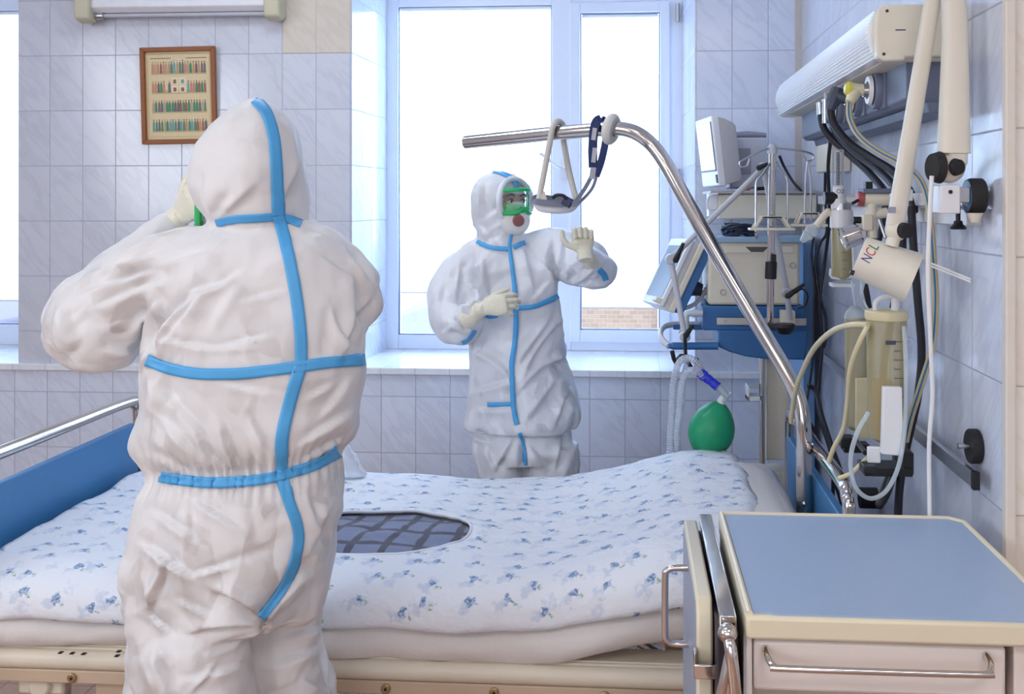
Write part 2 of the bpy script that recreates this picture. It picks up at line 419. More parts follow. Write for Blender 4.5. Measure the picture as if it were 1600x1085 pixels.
w1.box(-1.169, -0.402, YF, YF + 0.07, SILL, 0.955).box(-1.169, -0.402, YF, YF + 0.07, 2.59, 2.95).box(-0.305, 0.172, YF, YF + 0.07, SILL, 0.93).box(-0.305, 0.172, YF, YF + 0.07, 2.60, 2.95)
w1 = struct(w1.build('window_1', M_pvc, smooth=0, bevel=0.004))
s_ = MB(); bars(s_, -0.26, 0.129, 0.99, 2.545, (0.052, 0.048, 0.062, 0.052), YF - 0.018, YF + 0.05)
s_.build('window_sash', M_pvc, w1, bevel=0.005, smooth=0)
gasket(-1.169, -0.402, 0.955, 2.59, YF + 0.02).build('window_gasket', M_pvcedge, w1, smooth=0)
gasket(-0.26, 0.129, 0.99, 2.545, YF).build('window_gasket', M_pvcedge, w1, smooth=0)
MB().box(-1.172, -0.399, YF + 0.034, YF + 0.04, 0.95, 2.595).build('window_pane', M_pane, w1, smooth=0)
MB().box(-0.262, 0.131, YF + 0.024, YF + 0.03, 0.988, 2.547).build('window_pane', M_pane, w1, smooth=0)
hd = MB(); p = WY(880, 264, YF - 0.02)
hd.box(p.x - 0.014, p.x + 0.014, YF - 0.03, YF - 0.015, p.z - 0.045, p.z + 0.045)
hd.tube([p + V((0, -0.012, 0.005)), p + V((0, -0.04, 0.005)), p + V((-0.02, -0.046, 0.01)), p + V((-0.11, -0.046, 0.075))], [0.010, 0.010, 0.010, 0.008], 8, smooth=3)
hd.build('window_handle', M_white, w1, bevel=0.002)
for pz in (20, 278):
    q = WY(1059, pz, YF - 0.03)
    MB().cyl(q + V((0, 0, -0.045)), q + V((0, 0, 0.045)), 0.010, 12).build('hinge', M_metal, w1)
# side window
w2 = MB(); bars(w2, -4.1, -2.875, 0.99, 2.60, (0.4, 0.085, 0.105, 0.35), YF, YF + 0.07)
w2 = struct(w2.build('window_2', M_pvc, smooth=0, bevel=0.004))
gasket(-4.1, -2.875, 0.99, 2.60, YF + 0.02).build('window_gasket', M_pvcedge, w2, smooth=0)
MB().box(-4.1, -2.873, YF + 0.034, YF + 0.04, 0.988, 2.602).build('window_pane', M_pane, w2, smooth=0)
# roller blinds
def blind(x0, x1, z0, z1, y, label):
    root = thing('roller_blind', label, 'blind', ((x0 + x1) / 2, y, z0), 'white roller blinds in the windows')
    m = MB()
    n = 14
    rows = [[V((x0 + (x1 - x0) * i / n, y + 0.002 * math.sin(i * 0.9 + k), z0 + (z1 - z0) * k / 8)) for i in range(n + 1)] for k in range(9)]
    vs = [p for r in rows for p in r]; fs = [(k * (n + 1) + i, k * (n + 1) + i + 1, (k + 1) * (n + 1) + i + 1, (k + 1) * (n + 1) + i) for k in range(8) for i in range(n)]
    m.add(vs, fs); m.build('cloth', M_blind, root)
    MB().tube([(x0, y, z0), (x1, y, z0)], 0.004, 8).build('hem_bar', M_white, root)
    MB().cyl((x0, y + 0.0, z1), (x1, y, z1), 0.010, 12).build('roller', M_white, root)
blind(-1.160, -0.408, 1.165, 2.578, YF + 0.018, 'white roller blind over the wide fixed pane of the window')
blind(-0.252, 0.121, 1.098, 2.532, YF + 0.008, 'narrow white roller blind in the opening sash with handle')
blind(-4.08, -2.885, 1.11, 2.588, YF + 0.018, 'white roller blind in the side window beyond the tiled pier')

# ------------------------------------------------------------------ outdoors
M_brick = bpy.data.materials.new('tan_brick'); M_brick.use_nodes = True; nt = M_brick.node_tree
bt = nd(nt, 'ShaderNodeTexBrick'); tcb = nd(nt, 'ShaderNodeTexCoord'); mpb = nd(nt, 'ShaderNodeMapping'); mpb.inputs['Rotation'].default_value = (PI / 2, 0, 0)
nt.links.new(tcb.outputs['Object'], mpb.inputs[0]); nt.links.new(mpb.outputs[0], bt.inputs['Vector'])
bt.inputs['Color1'].default_value = rgb(196, 168, 146); bt.inputs['Color2'].default_value = rgb(182, 152, 132); bt.inputs['Mortar'].default_value = rgb(206, 192, 180)
bt.inputs['Scale'].default_value = 4.6; bt.inputs['Mortar Size'].default_value = 0.012
nt.links.new(bt.outputs[0], nt.nodes['Principled BSDF'].inputs['Base Color']); nt.nodes['Principled BSDF'].inputs['Roughness'].default_value = 0.9
M_ext = mat('pale_render', rgb(226, 226, 232), 0.8, var=0.05, scale=3)
bd = thing('annex_building', 'tan brick building with white pilasters outside below the blind of the sash', 'building', (0, 13, -4))
MB().box(-0.9, 1.6, 13, 16, -4, 3.2).build('brick_wall', M_brick, bd, smooth=0)
for x in (0.30,): MB().box(x, x + 0.16, 12.9, 13, -4, 3.2).build('pilaster', M_ext, bd, smooth=0)
MB().box(0.46, 1.6, 12.93, 13, -4, 2.2).build('shutter', mat('lavender_panel', rgb(206, 208, 226), 0.7), bd, smooth=0)
bd = thing('low_shed', 'pale low shed with grey sloping roof outside below the wide blind', 'building', (-2.6, 12, -4))
MB().box(-4.2, -1.9, 12, 15, -4, 0.15).build('shed_wall', M_ext, bd, smooth=0)
MB().prism([(-3.4, 0.05), (-1.7, 0.05), (-1.9, 0.55)], lambda u, v, h: V((u, h, v)), 11.8, 15).build('shed_roof', mat('grey_roofing', rgb(196, 196, 210), 0.8, var=0.06), bd, smooth=0)
bd = thing('parked_van', 'dark parked vehicle seen through the bottom of the side window', 'vehicle', (-9.0, 12.2, -1.4))
MB().box(-10.5, -7.6, 12, 13.6, -0.9, 0.0).box(-10.1, -8.0, 12.05, 13.5, 0.0, 0.45).build('van_body', mat('van_paint', rgb(190, 190, 212), 0.4), bd, bevel=0.12)
for x in (-10.0, -8.2): MB().cyl((x, 11.95, -1.05), (x, 12.2, -1.05), 0.34).build('wheel', M_black, bd)
sbox('ground', mat('yard_paving', rgb(214, 214, 218), 0.9, var=0.05, scale=2), -16, 8, 5.6, 22, -1.5, -1.4)

# ------------------------------------------------------------------ wall light at the top left
wl = thing('wall_light', 'long white wall lamp with cream end brackets above the framed print', 'lamp', WY(280, 20, 4.38))
a, c = WY(128, 22, 4.37), WY(424, 14, 4.37)
MB().prism([(0, 0), (-0.06, 0.0), (-0.085, 0.02), (-0.085, 0.16), (-0.06, 0.20), (0, 0.20)], lambda u, v, h: V((h, YW + u, a.z + 0.012 + v)), a.x, c.x).build('lamp_cover', mat('opal_cover', rgb(236, 236, 242), 0.25), wl, bevel=0.004)
MB().tube([(a.x + 0.01, YW - 0.05, a.z + 0.0), (c.x - 0.01, YW - 0.05, a.z + 0.0)], 0.009, 10).build('glass_tube', mat('grey_tube', rgb(190, 192, 200), 0.2), wl)
for x, y in ((a.x, 1), (c.x, -1)):
    m = MB(); m.prism([(0, -0.005), (-0.05, -0.035), (-0.10, -0.02), (-0.108, 0.02), (-0.108, 0.22), (0, 0.22)], lambda u, v, h: V((h, YW + u, a.z + v)), x - 0.035, x + 0.035)
    m.build('end_bracket', mat('aged_cream', rgb(206, 198, 172), 0.4, var=0.06, scale=8), wl, bevel=0.008)
MB().cyl((a.x + 0.036, YW - 0.05, a.z), (a.x + 0.075, YW - 0.05, a.z), 0.016).build('tube_cap', M_metal, wl)

# ------------------------------------------------------------------ framed print
def fp(u, v, h):   # u right, v up in metres from the lower left corner, h out from the wall
    c0 = WY(225, 226, YW)
    ang = math.radians(0.8)
    return V((c0.x + u * math.cos(ang) - v * math.sin(ang), YW - h - v * 0.03, c0.z + v * math.cos(ang) + u * math.sin(ang)))
PW, PH, PB = 0.345, 0.432, 0.020
pf = thing('framed_print', 'brown wooden frame with a gold print of robed figures in four rows', 'picture', fp(PW / 2, 0, 0))
m = MB()
for poly in ([(0, 0), (PW, 0), (PW - PB, PB), (PB, PB)], [(0, PH), (PB, PH - PB), (PW - PB, PH - PB), (PW, PH)], [(0, 0), (PB, PB), (PB, PH - PB), (0, PH)], [(PW, 0), (PW, PH), (PW - PB, PH - PB), (PW - PB, PB)]):
    m.prism(poly, fp, 0.002, 0.022)
m.build('frame', mat('brown_wood', rgb(152, 88, 40), 0.45, var=0.15, scale=20, stretch=(1, 1, 6)), pf, bevel=0.002)
cols = [(226, 206, 164), (198, 178, 132), (76, 138, 104), (150, 100, 84), (112, 106, 112), (186, 160, 132), (204, 140, 112), (112, 160, 158), (236, 222, 190), (110, 88, 68)]
pm = [mat('print_ink_%s' % n_, rgb(*c_), 0.5, var=0.05, scale=60) for n_, c_ in zip('gold olive green brown slate beige coral teal cream umber'.split(), cols)]
m = MB(); R = random.Random(3)
def q(u0, u1, v0, v1, h, mi):
    m.cur = mi; m.add([fp(u0, v0, h), fp(u1, v0, h), fp(u1, v1, h), fp(u0, v1, h)], [(0, 1, 2, 3)])
m.cur = 0; m.prism([(PB, PB), (PW - PB, PB), (PW - PB, PH - PB), (PB, PH - PB)], fp, 0.002, 0.006)
IW, IH = PW - 2 * PB, PH - 2 * PB
for k in range(46):     # dotted border
    for v_ in (PB + 0.010, PH - PB - 0.012):
        u_ = PB + 0.008 + k * (IW - 0.016) / 46
        q(u_, u_ + 0.0034, v_, v_ + 0.004, 0.0064, 1)
for k in range(56):
    for u_ in (PB + 0.008, PW - PB - 0.012):
        v_ = PB + 0.02 + k * (IH - 0.04) / 56
        q(u_, u_ + 0.004, v_, v_ + 0.003, 0.0064, 1)
q(PB + 0.022, PB + 0.118, PH - PB - 0.030, PH - PB - 0.027, 0.0065, 9)
q(PW - PB - 0.118, PW - PB - 0.022, PH - PB - 0.030, PH - PB - 0.027, 0.0065, 9)
for r_ in range(4):
    vb = PB + 0.038 + (3 - r_) * 0.086
    q(PB + 0.026, PW - PB - 0.026, vb - 0.006, vb + 0.012, 0.0064, 1)
    for k in range(20):
        if r_ == 1 and 7 <= k <= 12: continue
        if R.random() < 0.07: continue
        uc = PB + 0.033 + k * (IW - 0.066) / 19 + R.uniform(-.001, .001)
        hh = 0.056 if not (r_ == 0 and 7 < k < 12) else 0.064
        w_ = R.uniform(0.0048, 0.0066)
        ci = R.choice([2, 3, 4, 5, 6, 7] if r_ != 2 else [2, 2, 4, 5, 2, 3])
        m.cur = ci
        m.add([fp(uc - w_, vb, 0.0068), fp(uc + w_, vb, 0.0068), fp(uc + w_ * 0.9, vb + hh * 0.62, 0.0068), fp(uc + w_ * 0.45, vb + hh * 0.80, 0.0068), fp(uc - w_ * 0.45, vb + hh * 0.80, 0.0068), fp(uc - w_ * 0.9, vb + hh * 0.62, 0.0068)], [(0, 1, 2, 3, 4, 5)])
        m.cur = R.choice([9, 5]); cc = [fp(uc + 0.0030 * math.cos(t_ * PI / 4), vb + hh * 0.88 + 0.0036 * math.sin(t_ * PI / 4), 0.0070) for t_ in range(8)]
        m.add(cc, [tuple(range(8))])
    if r_ == 1:
        for i_ in range(2):
            for j_ in range(2):
                u_ = PW / 2 - 0.034 + i_ * 0.036; v_ = vb + j_ * 0.036
                q(u_, u_ + 0.030, v_, v_ + 0.031, 0.0066, 8); q(u_ + 0.008, u_ + 0.022, v_ + 0.004, v_ + 0.022, 0.0070, 3 if (i_, j_) != (1, 1) else 7)
m.cur = 8; cc = [fp(PW / 2 + 0.024 * math.cos(t_ * PI / 8), PH - PB - 0.062 + 0.030 * math.sin(t_ * PI / 8), 0.0066) for t_ in range(16)]; m.add(cc, [tuple(range(16))])
m.build('print', pm, pf, smooth=0)
# ------------------------------------------------------------------ bed cloth tools (noise as used for the suits is defined further down; small local one here)
def sstep(x, a, b):
    t = min(max((x - a) / (b - a), 0), 1); return t * t * (3 - 2 * t)
M_blue = mat('blue_laminate', rgb(70, 132, 184), 0.42, var=0.03, scale=90)
M_frame = mat('cream_bed_enamel', rgb(226, 216, 198), 0.4, var=0.05, scale=9)
M_sheet = mat('white_bed_sheet', rgb(226, 222, 220), 0.8, var=0.02, scale=8, bump=0.25, bscale=90)
BX0, BX1, BY0, BY1 = -1.655, 0.46, 2.40, 3.38
def head_rise(x): return 0.085 * sstep(x, -0.30, 0.22)

# flowered quilt cover
def quilt_mat():
    m = bpy.data.materials.new('flowered_cotton'); m.use_nodes = True; nt = m.node_tree; L = nt.links
    b = nt.nodes['Principled BSDF']; b.inputs['Roughness'].default_value = 0.82; b.inputs['Specular IOR Level'].default_value = 0.3
    uv = nd(nt, 'ShaderNodeUVMap'); uv.uv_map = 'UVMap'
    fine = nd(nt, 'ShaderNodeTexNoise'); fine.inputs['Scale'].default_value = 150; fine.inputs['Detail'].default_value = 3; L.new(uv.outputs[0], fine.inputs['Vector'])
    med = nd(nt, 'ShaderNodeTexNoise'); med.inputs['Scale'].default_value = 60; L.new(uv.outputs[0], med.inputs['Vector'])
    def layer(scale, rnd, off, rad, soft, warp):
        mp = nd(nt, 'ShaderNodeMapping'); mp.inputs['Location'].default_value = (off[0], off[1], 0); L.new(uv.outputs[0], mp.inputs[0])
        wv = nd(nt, 'ShaderNodeMix', data_type='RGBA', blend_type='LINEAR_LIGHT'); wv.inputs[0].default_value = warp
        L.new(mp.outputs[0], wv.inputs['A']); L.new(med.outputs['Color'], wv.inputs['B'])
        v = nd(nt, 'ShaderNodeTexVoronoi', voronoi_dimensions='2D'); v.inputs['Scale'].default_value = scale; v.inputs['Randomness'].default_value = rnd
        L.new(wv.outputs['Result'], v.inputs['Vector'])
        r = nd(nt, 'ShaderNodeMapRange'); r.inputs['From Min'].default_value = rad - soft; r.inputs['From Max'].default_value = rad + soft
        r.inputs['To Min'].default_value = 1; r.inputs['To Max'].default_value = 0; L.new(v.outputs['Distance'], r.inputs['Value'])
        return r.outputs[0], v
    sc = 12.0
    f1, v1 = layer(sc, 0.6, (0, 0), 0.125, 0.025, 0.018)
    f2, v2 = layer(sc, 0.6, (0.016, -0.012), 0.16, 0.06, 0.03)     # pale halo beside each flower
    g1, v3 = layer(sc, 0.6, (-0.017, -0.010), 0.07, 0.02, 0.012)    # leaves
    f4, v4 = layer(sc * 0.86, 0.6, (0.31, 0.17), 0.12, 0.08, 0.04)      # faint extra sprays
    thr = nd(nt, 'ShaderNodeMapRange'); thr.inputs['From Min'].default_value = 0.42; thr.inputs['From Max'].default_value = 0.58; L.new(fine.outputs['Fac'], thr.inputs['Value'])
    base = mixc(nt, mathn(nt, 'MULTIPLY', med.outputs['Fac'], 0.18), rgb(232, 236, 244), rgb(212, 221, 236))
    c = mixc(nt, mathn(nt, 'MULTIPLY', f4, 0.45), base, rgb(186, 200, 228))
    c = mixc(nt, mathn(nt, 'MULTIPLY', f2, 0.5), c, rgb(182, 198, 224))
    c = mixc(nt, mathn(nt, 'MULTIPLY', g1, mathn(nt, 'MULTIPLY', thr.outputs[0], 0.8)), c, rgb(120, 158, 120))
    petal = mixc(nt, thr.outputs[0], rgb(70, 108, 160), rgb(176, 196, 222))
    core = nd(nt, 'ShaderNodeMapRange'); core.inputs['From Min'].default_value = 0.03; core.inputs['From Max'].default_value = 0.12; L.new(v1.outputs['Distance'], core.inputs['Value'])
    petal = mixc(nt, mathn(nt, 'MULTIPLY', core.outputs[0], 0.25), petal, rgb(150, 176, 220))
    c = mixc(nt, mathn(nt, 'MULTIPLY', f1, 0.92), c, petal)
    L.new(c, b.inputs['Base Color'])
    n = nd(nt, 'ShaderNodeTexNoise'); n.inputs['Scale'].default_value = 26; n.inputs['Detail'].default_value = 5; L.new(uv.outputs[0], n.inputs['Vector'])
    bp = nd(nt, 'ShaderNodeBump'); bp.inputs['Strength'].default_value = 0.7; bp.inputs['Distance'].default_value = 0.010; L.new(n.outputs['Fac'], bp.inputs['Height']); L.new(bp.outputs[0], b.inputs['Normal'])
    return m
M_quilt = quilt_mat()

def blanket_mat():
    m = mat('checked_grey_blanket', rgb(134, 148, 184), 0.95, var=0.16, scale=300, sheen=0.3, bump=0.8, bscale=420)
    nt = m.node_tree; L = nt.links; b = nt.nodes['Principled BSDF']
    geo = nd(nt, 'ShaderNodeNewGeometry'); sp = nd(nt, 'ShaderNodeSeparateXYZ'); L.new(geo.outputs['Position'], sp.inputs[0])
    wn = nd(nt, 'ShaderNodeTexNoise'); wn.inputs['Scale'].default_value = 7; L.new(geo.outputs['Position'], wn.inputs['Vector'])
    def stripe(sig, per, w, sk):
        x = mathn(nt, 'ADD', mathn(nt, 'ADD', sig[0], mathn(nt, 'MULTIPLY', sig[1], sk)), mathn(nt, 'MULTIPLY', wn.outputs['Fac'], 0.05))
        f = mathn(nt, 'FRACT', mathn(nt, 'DIVIDE', x, per)); r = nd(nt, 'ShaderNodeMapRange'); r.interpolation_type = 'SMOOTHSTEP'
        e = mathn(nt, 'ABSOLUTE', mathn(nt, 'SUBTRACT', f, 0.5)); r.inputs['From Min'].default_value = w; r.inputs['From Max'].default_value = w + 0.05
        r.inputs['To Min'].default_value = 1; r.inputs['To Max'].default_value = 0; L.new(e, r.inputs['Value']); return r.outputs[0]
    s1 = stripe((sp.outputs[0], sp.outputs[1]), 0.082, 0.10, -0.15); s2 = stripe((sp.outputs[1], sp.outputs[0]), 0.10, 0.07, 0.05)
    s = mathn(nt, 'MAXIMUM', s1, s2)
    old = [l for l in nt.links if l.to_socket == b.inputs['Base Color']][0].from_socket
    L.new(mixc(nt, mathn(nt, 'MULTIPLY', s, 0.85), old, rgb(60, 54, 70)), b.inputs['Base Color'])
    return m
M_blanket = blanket_mat()

HX, HY, HA, HB = -0.70, 2.735, 0.262, 0.178     # oval opening in the cover
QX0, QX1 = -1.640, 0.335
def quilt_z(x, y):
    z = 0.722 + head_rise(x)
    z += 0.020 * sstep(x, -0.05, 0.22) * sstep(y, 2.55, 2.9)
    z += 0.011 * noise.noise(V((x * 2.3, y * 2.6, 1))) + 0.008 * noise.noise(V((x * 6 + 3, y * 7, 2))) - 0.007 * abs(noise.noise(V((x * 5 + y * 4, y * 9 - x * 2, 5)))) + 0.004 * abs(noise.noise(V((x * 14 - y * 8, y * 16, 6))))
    for (ax, ay, bx, by, w, a) in ((-0.45, 2.55, -0.05, 2.98, 0.018, 0.010), (0.02, 2.9, 0.20, 3.22, 0.02, 0.012), (-1.5, 2.62, -1.15, 3.0, 0.02, 0.007), (-0.3, 2.75, 0.1, 2.80, 0.02, 0.007), (0.05, 2.55, 0.30, 2.72, 0.02, 0.009), (-0.9, 3.1, -0.4, 3.2, 0.02, 0.006), (0.10, 3.0, 0.30, 3.1, 0.015, 0.010)):
        dx, dy = bx - ax, by - ay; t = min(max(((x - ax) * dx + (y - ay) * dy) / (dx * dx + dy * dy), 0), 1)
        d = math.hypot(x - ax - t * dx, y - ay - t * dy); z += a * math.exp(-(d / w) ** 2) * math.sin(PI * min(max(t, .05), .95))
    d = math.hypot((x - HX) / HA, (y - HY) / HB)
    if d < 1.6: z += 0.008 * math.exp(-((d - 1.08) / 0.16) ** 2)
    z -= 0.012 * sstep(y, 3.22, 3.36)
    return z
def quilt_profile(x):
    """arc from the far hang over the top to the near roll, as (y, dz, arclength)"""
    pts = [(3.405, -0.085), (3.400, -0.05), (3.388, -0.018)]
    y = 3.37
    while y > 2.515: pts.append((y, 0)); y -= 0.0135
    e = 0.012 * math.sin(x * 3.1 + 0.6) + 0.006 * math.sin(x * 9)
    for a in range(0, 91, 9):
        r = 0.150; pts.append((2.515 - r * math.sin(math.radians(a)) * 0.983 - e * a / 90, -0.085 * (1 - math.cos(math.radians(a))) ** 1.1))
    y0 = 2.515 - 0.1475 - e
    pts += [(y0 - 0.002, -0.098), (y0 + 0.003, -0.110), (y0 + 0.012, -0.116), (y0 + 0.026, -0.112)]
    out = []; s = 0
    for i, p in enumerate(pts):
        if i: s += math.hypot(p[0] - pts[i - 1][0], p[1] - pts[i - 1][1])
        out.append((p[0], p[1], s))
    return out
nx = int((QX1 - QX0) / 0.0135)
verts, uvs, rowsn = [], [], None
for i in range(nx + 1):
    x = QX0 + (QX1 - QX0) * i / nx; pr = quilt_profile(x); rowsn = len(pr)
    for (y, dz, s) in pr:
        yy = min(max(y, 2.39), 3.38); xx = x
        edge = 0.006 * math.sin(yy * 23) * sstep(x, QX1 - 0.05, QX1)
        verts.append(V((xx + edge, y, quilt_z(x, yy) + dz - 0.018 * sstep(x, QX1 - 0.03, QX1)))); uvs.append((x, s))
faces = []
def in_hole(p): return ((p.x - HX) / HA) ** 2 + ((p.y - HY) / HB) ** 2 < 1 and p.z > 0.66
for i in range(nx):
    for j in range(rowsn - 1):
        q_ = (i * rowsn + j, i * rowsn + j + 1, (i + 1) * rowsn + j + 1, (i + 1) * rowsn + j)
        c = sum((verts[k] for k in q_), V()) / 4
        if in_hole(c): continue
        faces.append(q_)
# snap the opening's edge onto the oval
cnt = {}
for f in faces:
    for k in f: cnt[k] = cnt.get(k, 0) + 1
for k, n_ in cnt.items():
    p = verts[k]; d = math.hypot((p.x - HX) / HA, (p.y - HY) / HB)
    if n_ < 4 and 0.85 < d < 1.15 and p.z > 0.66:
        p.x = HX + (p.x - HX) / d; p.y = HY + (p.y - HY) / d; p.z = quilt_z(p.x, p.y)
qt = thing('quilt', 'quilt in blue-flowered white cover with an oval opening, spread over the bed', 'quilt', (-0.65, 2.9, 0.70))
mq = MB(); mq.add(verts, faces); qo = mq.build('cover', M_quilt, qt, smooth=180)
ul = qo.data.uv_layers.new(name='UVMap')
for lp in qo.data.loops: ul.data[lp.index].uv = uvs[lp.vertex_index]
sm = qo.modifiers.new('thick', 'SOLIDIFY'); sm.thickness = 0.006; sm.offset = -1
hem = [V((HX + HA * math.cos(a), HY + HB * math.sin(a), quilt_z(HX + HA * math.cos(a), HY + HB * math.sin(a)) + 0.001)) for a in [2 * PI * i / 90 for i in range(90)]]
MB().tube(hem, 0.0035, 8, closed=True).build('opening_hem', mat('white_hem', rgb(232, 236, 244), 0.8), qt)
bm_ = MB(); vs = []; n = 56
for i in range(n + 1):
    for j in range(n + 1):
        x = HX + (i / n - .5) * 2.2 * HA; y = HY + (j / n - .5) * 2.2 * HB
        d = math.hypot((x - HX) / HA, (y - HY) / HB)
        z = quilt_z(x, y) - 0.012 + 0.020 * max(0, 1 - d * d) + 0.007 * noise.noise(V((x * 14, y * 18, 5))) * max(0, 1.1 - d)
        z += -0.007 * abs(noise.noise(V((x * 9 + y * 5, y * 11, 9)))) - 0.02 * sstep(d, 1.0, 1.15)
        vs.append(V((x, y, z)))
bm_.add(vs, [(i * (n + 1) + j, (i + 1) * (n + 1) + j, (i + 1) * (n + 1) + j + 1, i * (n + 1) + j + 1) for i in range(n) for j in range(n)])
bm_.build('blanket', M_blanket, qt, smooth=180)

# ------------------------------------------------------------------ mattress wrapped in a sheet
mt = thing('mattress', 'thick mattress wrapped in a white sheet, under the flowered quilt', 'mattress', (-0.58, 2.9, 0.53))
m = MB(); rings = []; N_ = 120
for i in range(N_ + 1):
    x = BX0 + 0.02 + (BX1 - BX0 - 0.03) * i / N_; hr_ = head_rise(x)
    e = min(i, N_ - i) / 3.0; sh = 0.03 * max(0, 1 - e) ** 2
    r = []
    pr = [(2.46, .520), (2.425, .522), (2.402, .535), (2.390, .56), (2.390, .585), (2.408, .62), (2.43, .655), (2.46, .675), (2.52, .690), (2.6, .703), (2.8, .704), (3.0, .704), (3.2, .703), (3.30, .70), (3.345, .685), (3.365, .65), (3.368, .60), (3.35, .54), (3.32, .52)]
    for k, (y, z) in enumerate(pr):
        amp = 1.0 if k < 8 else 0.1
        s = amp * (0.024 * noise.noise(V((x * 3.2 + z * 6, z * 9, 3))) + 0.026 * abs(noise.noise(V((x * 5 - z * 16, z * 5, 7)))) - .006 + 0.009 * noise.noise(V((x * 17 + z * 20, z * 9, 8))))
        zz = z + hr_ * (1 if z > .6 else 0.85) + (0.022 * noise.noise(V((x * 1.9, 0, 4))) if k < 3 else 0)
        r.append(V((x, y - s + sh, zz - sh)))
    rings.append(r)
m.ring_loft(rings); m.build('sheet', M_sheet, mt, smooth=180)
# pillow and folded sheet at the head end
pl = MB(); rings = []
for i in range(25):
    u = i / 24; x = 0.18 + u * 0.265
    w = math.sin(PI * min(max(u, .03), .97)) ** 0.42; r = []
    for j in range(26):
        a = 2 * PI * j / 26; yy = 2.90 + 0.40 * math.copysign(abs(math.cos(a)) ** 0.5, math.cos(a)) * (0.8 + .2 * w); zz = 0.783 + 0.052 * w * math.copysign(abs(math.sin(a)) ** 0.8, math.sin(a))
        r.append(V((x, yy + 0.008 * noise.noise(V((x * 14, a, 1))), zz - 0.012 + 0.011 * noise.noise(V((x * 12, yy * 7, 2))) + .008 * abs(noise.noise(V((x * 20, yy * 12, 6)))) - 0.02 * u)))
    rings.append(r)
o = pl.ring_loft(rings).build('pillow', M_sheet, None, smooth=180); tag(o, 'flat white pillow half under the quilt at the head end', 'pillow')
# clear bag on the far edge of the bed
bg = MB(); c = WY(548, 728, 3.26); c.z = 0.735; rings = []
for i in range(12):
    u = i / 11; r = []
    for j in range(16):
        a = 2 * PI * j / 16; k = (1 - u) ** 0.7 * (1 + .25 * noise.noise(V((a * 1.5, u * 5, 3))))
        r.append(c + V((0.050 * k * math.cos(a) - 0.025 * u, 0.04 * k * math.sin(a), 0.115 * u + 0.01 * noise.noise(V((a * 2, u * 7, 8))))))
    rings.append(r)
o = bg.ring_loft(rings).build('plastic_bag', glass('clear_film', rgb(226, 232, 242), 0.45, 0.2), None, smooth=30); tag(o, 'crumpled clear plastic bag standing at the far bed edge', 'bag')

# ------------------------------------------------------------------ bed frame
bed = thing('hospital_bed', 'hospital bed with cream frame, blue end boards and chrome end rails', 'bed', (-0.58, 2.9, 0))
m = MB()
m.tube([(BX0, 2.415, 0.50), (BX1, 2.415, 0.50)], 0.024, 16); m.box(BX0, BX1, 2.415, 2.47, 0.47, 0.528)
m.tube([(BX0, 3.36, 0.50), (BX1, 3.36, 0.50)], 0.024, 16); m.box(BX0, BX1, 3.30, 3.36, 0.47, 0.528)
for x in (BX0 + .02, -1.1, -0.4, 0.1, BX1 - .02): m.box(x - .02, x + .02, 2.44, 3.34, 0.468, 0.512)
m.build('side_rail', M_frame, bed, bevel=0.006)
M_tan = mat('worn_cream_plate', rgb(206, 184, 160), 0.45, var=0.12, scale=14, stretch=(0.4, 1, 1))
pm_ = MB(); pm_.box(BX0, BX1, 2.400, 2.412, 0.446, 0.478); pm_.build('under_plate', M_tan, bed, bevel=0.003)
M_brass = mat('brass_bolt', rgb(168, 142, 104), 0.35, 0.6, var=0.1)
for px_, py_ in ((113, 1056), (603, 1074), (772, 1079), (945, 1083)):
    c = WY(px_, py_, 2.40); c.z = 0.461
    MB().lathe(c, c - V((0, .006, 0)), [(0, .0115), (.7, .0115), (1, .009)], 18).build('bolt', M_brass, bed)
    MB().cyl(c - V((0, .0055, 0)), c - V((0, .0068, 0)), 0.004, 6).build('bolt_socket', M_black, bed)
# slots punched along the deck plate
d_ = MB(); d_.box(BX0, BX1, 2.425, 2.50, 0.526, 0.531); d_.build('deck_plate', M_frame, bed, bevel=0.001)
for px_, py_ in ((95, 1020), (113, 1021), (131, 1022), (186, 1018), (183, 1025)):
    c = WZ(px_, py_, 0.5315); MB().box(c.x - .005, c.x + .005, c.y - .006, c.y + .006, .5305, .532).build('slot', M_black, bed)
# end boards
def end_board(x, y0, y1, zt, zrail, zb, sx, loop):
    p = MB(); p.prism([(y0 + .02, zb), (y1 - .02, zb), (y1 - .02, zt - .02), (y1 - .04, zt), (y0 + .04, zt), (y0 + .02, zt - .02)], lambda u, v, h: V((x + h, u, v)), -.011, .011)
    p.build('end_board', M_blue, bed, bevel=0.003)
    r = MB()
    r.tube([(x + sx, y0 - .005, zb - .1), (x + sx, y0 - .005, zrail - .09), (x + sx, y0 + .02, zrail - .018), (x + sx, y0 + .09, zrail), (x + sx, (y0 + y1) / 2, zrail), (x + sx, y1 - .09, zrail), (x + sx, y1 - .02, zrail - .018), (x + sx, y1 + .005, zrail - .09), (x + sx, y1 + .005, zb - .1)], 0.0185, 16, smooth=8)
    r.build('end_rail', M_chrome, bed)
end_board(-1.695, 2.30, 3.40, 0.868, 0.945, 0.42, 0.0, 1)
end_board(0.518, 2.50, 3.46, 0.845, 0.922, 0.42, 0.0, 1)
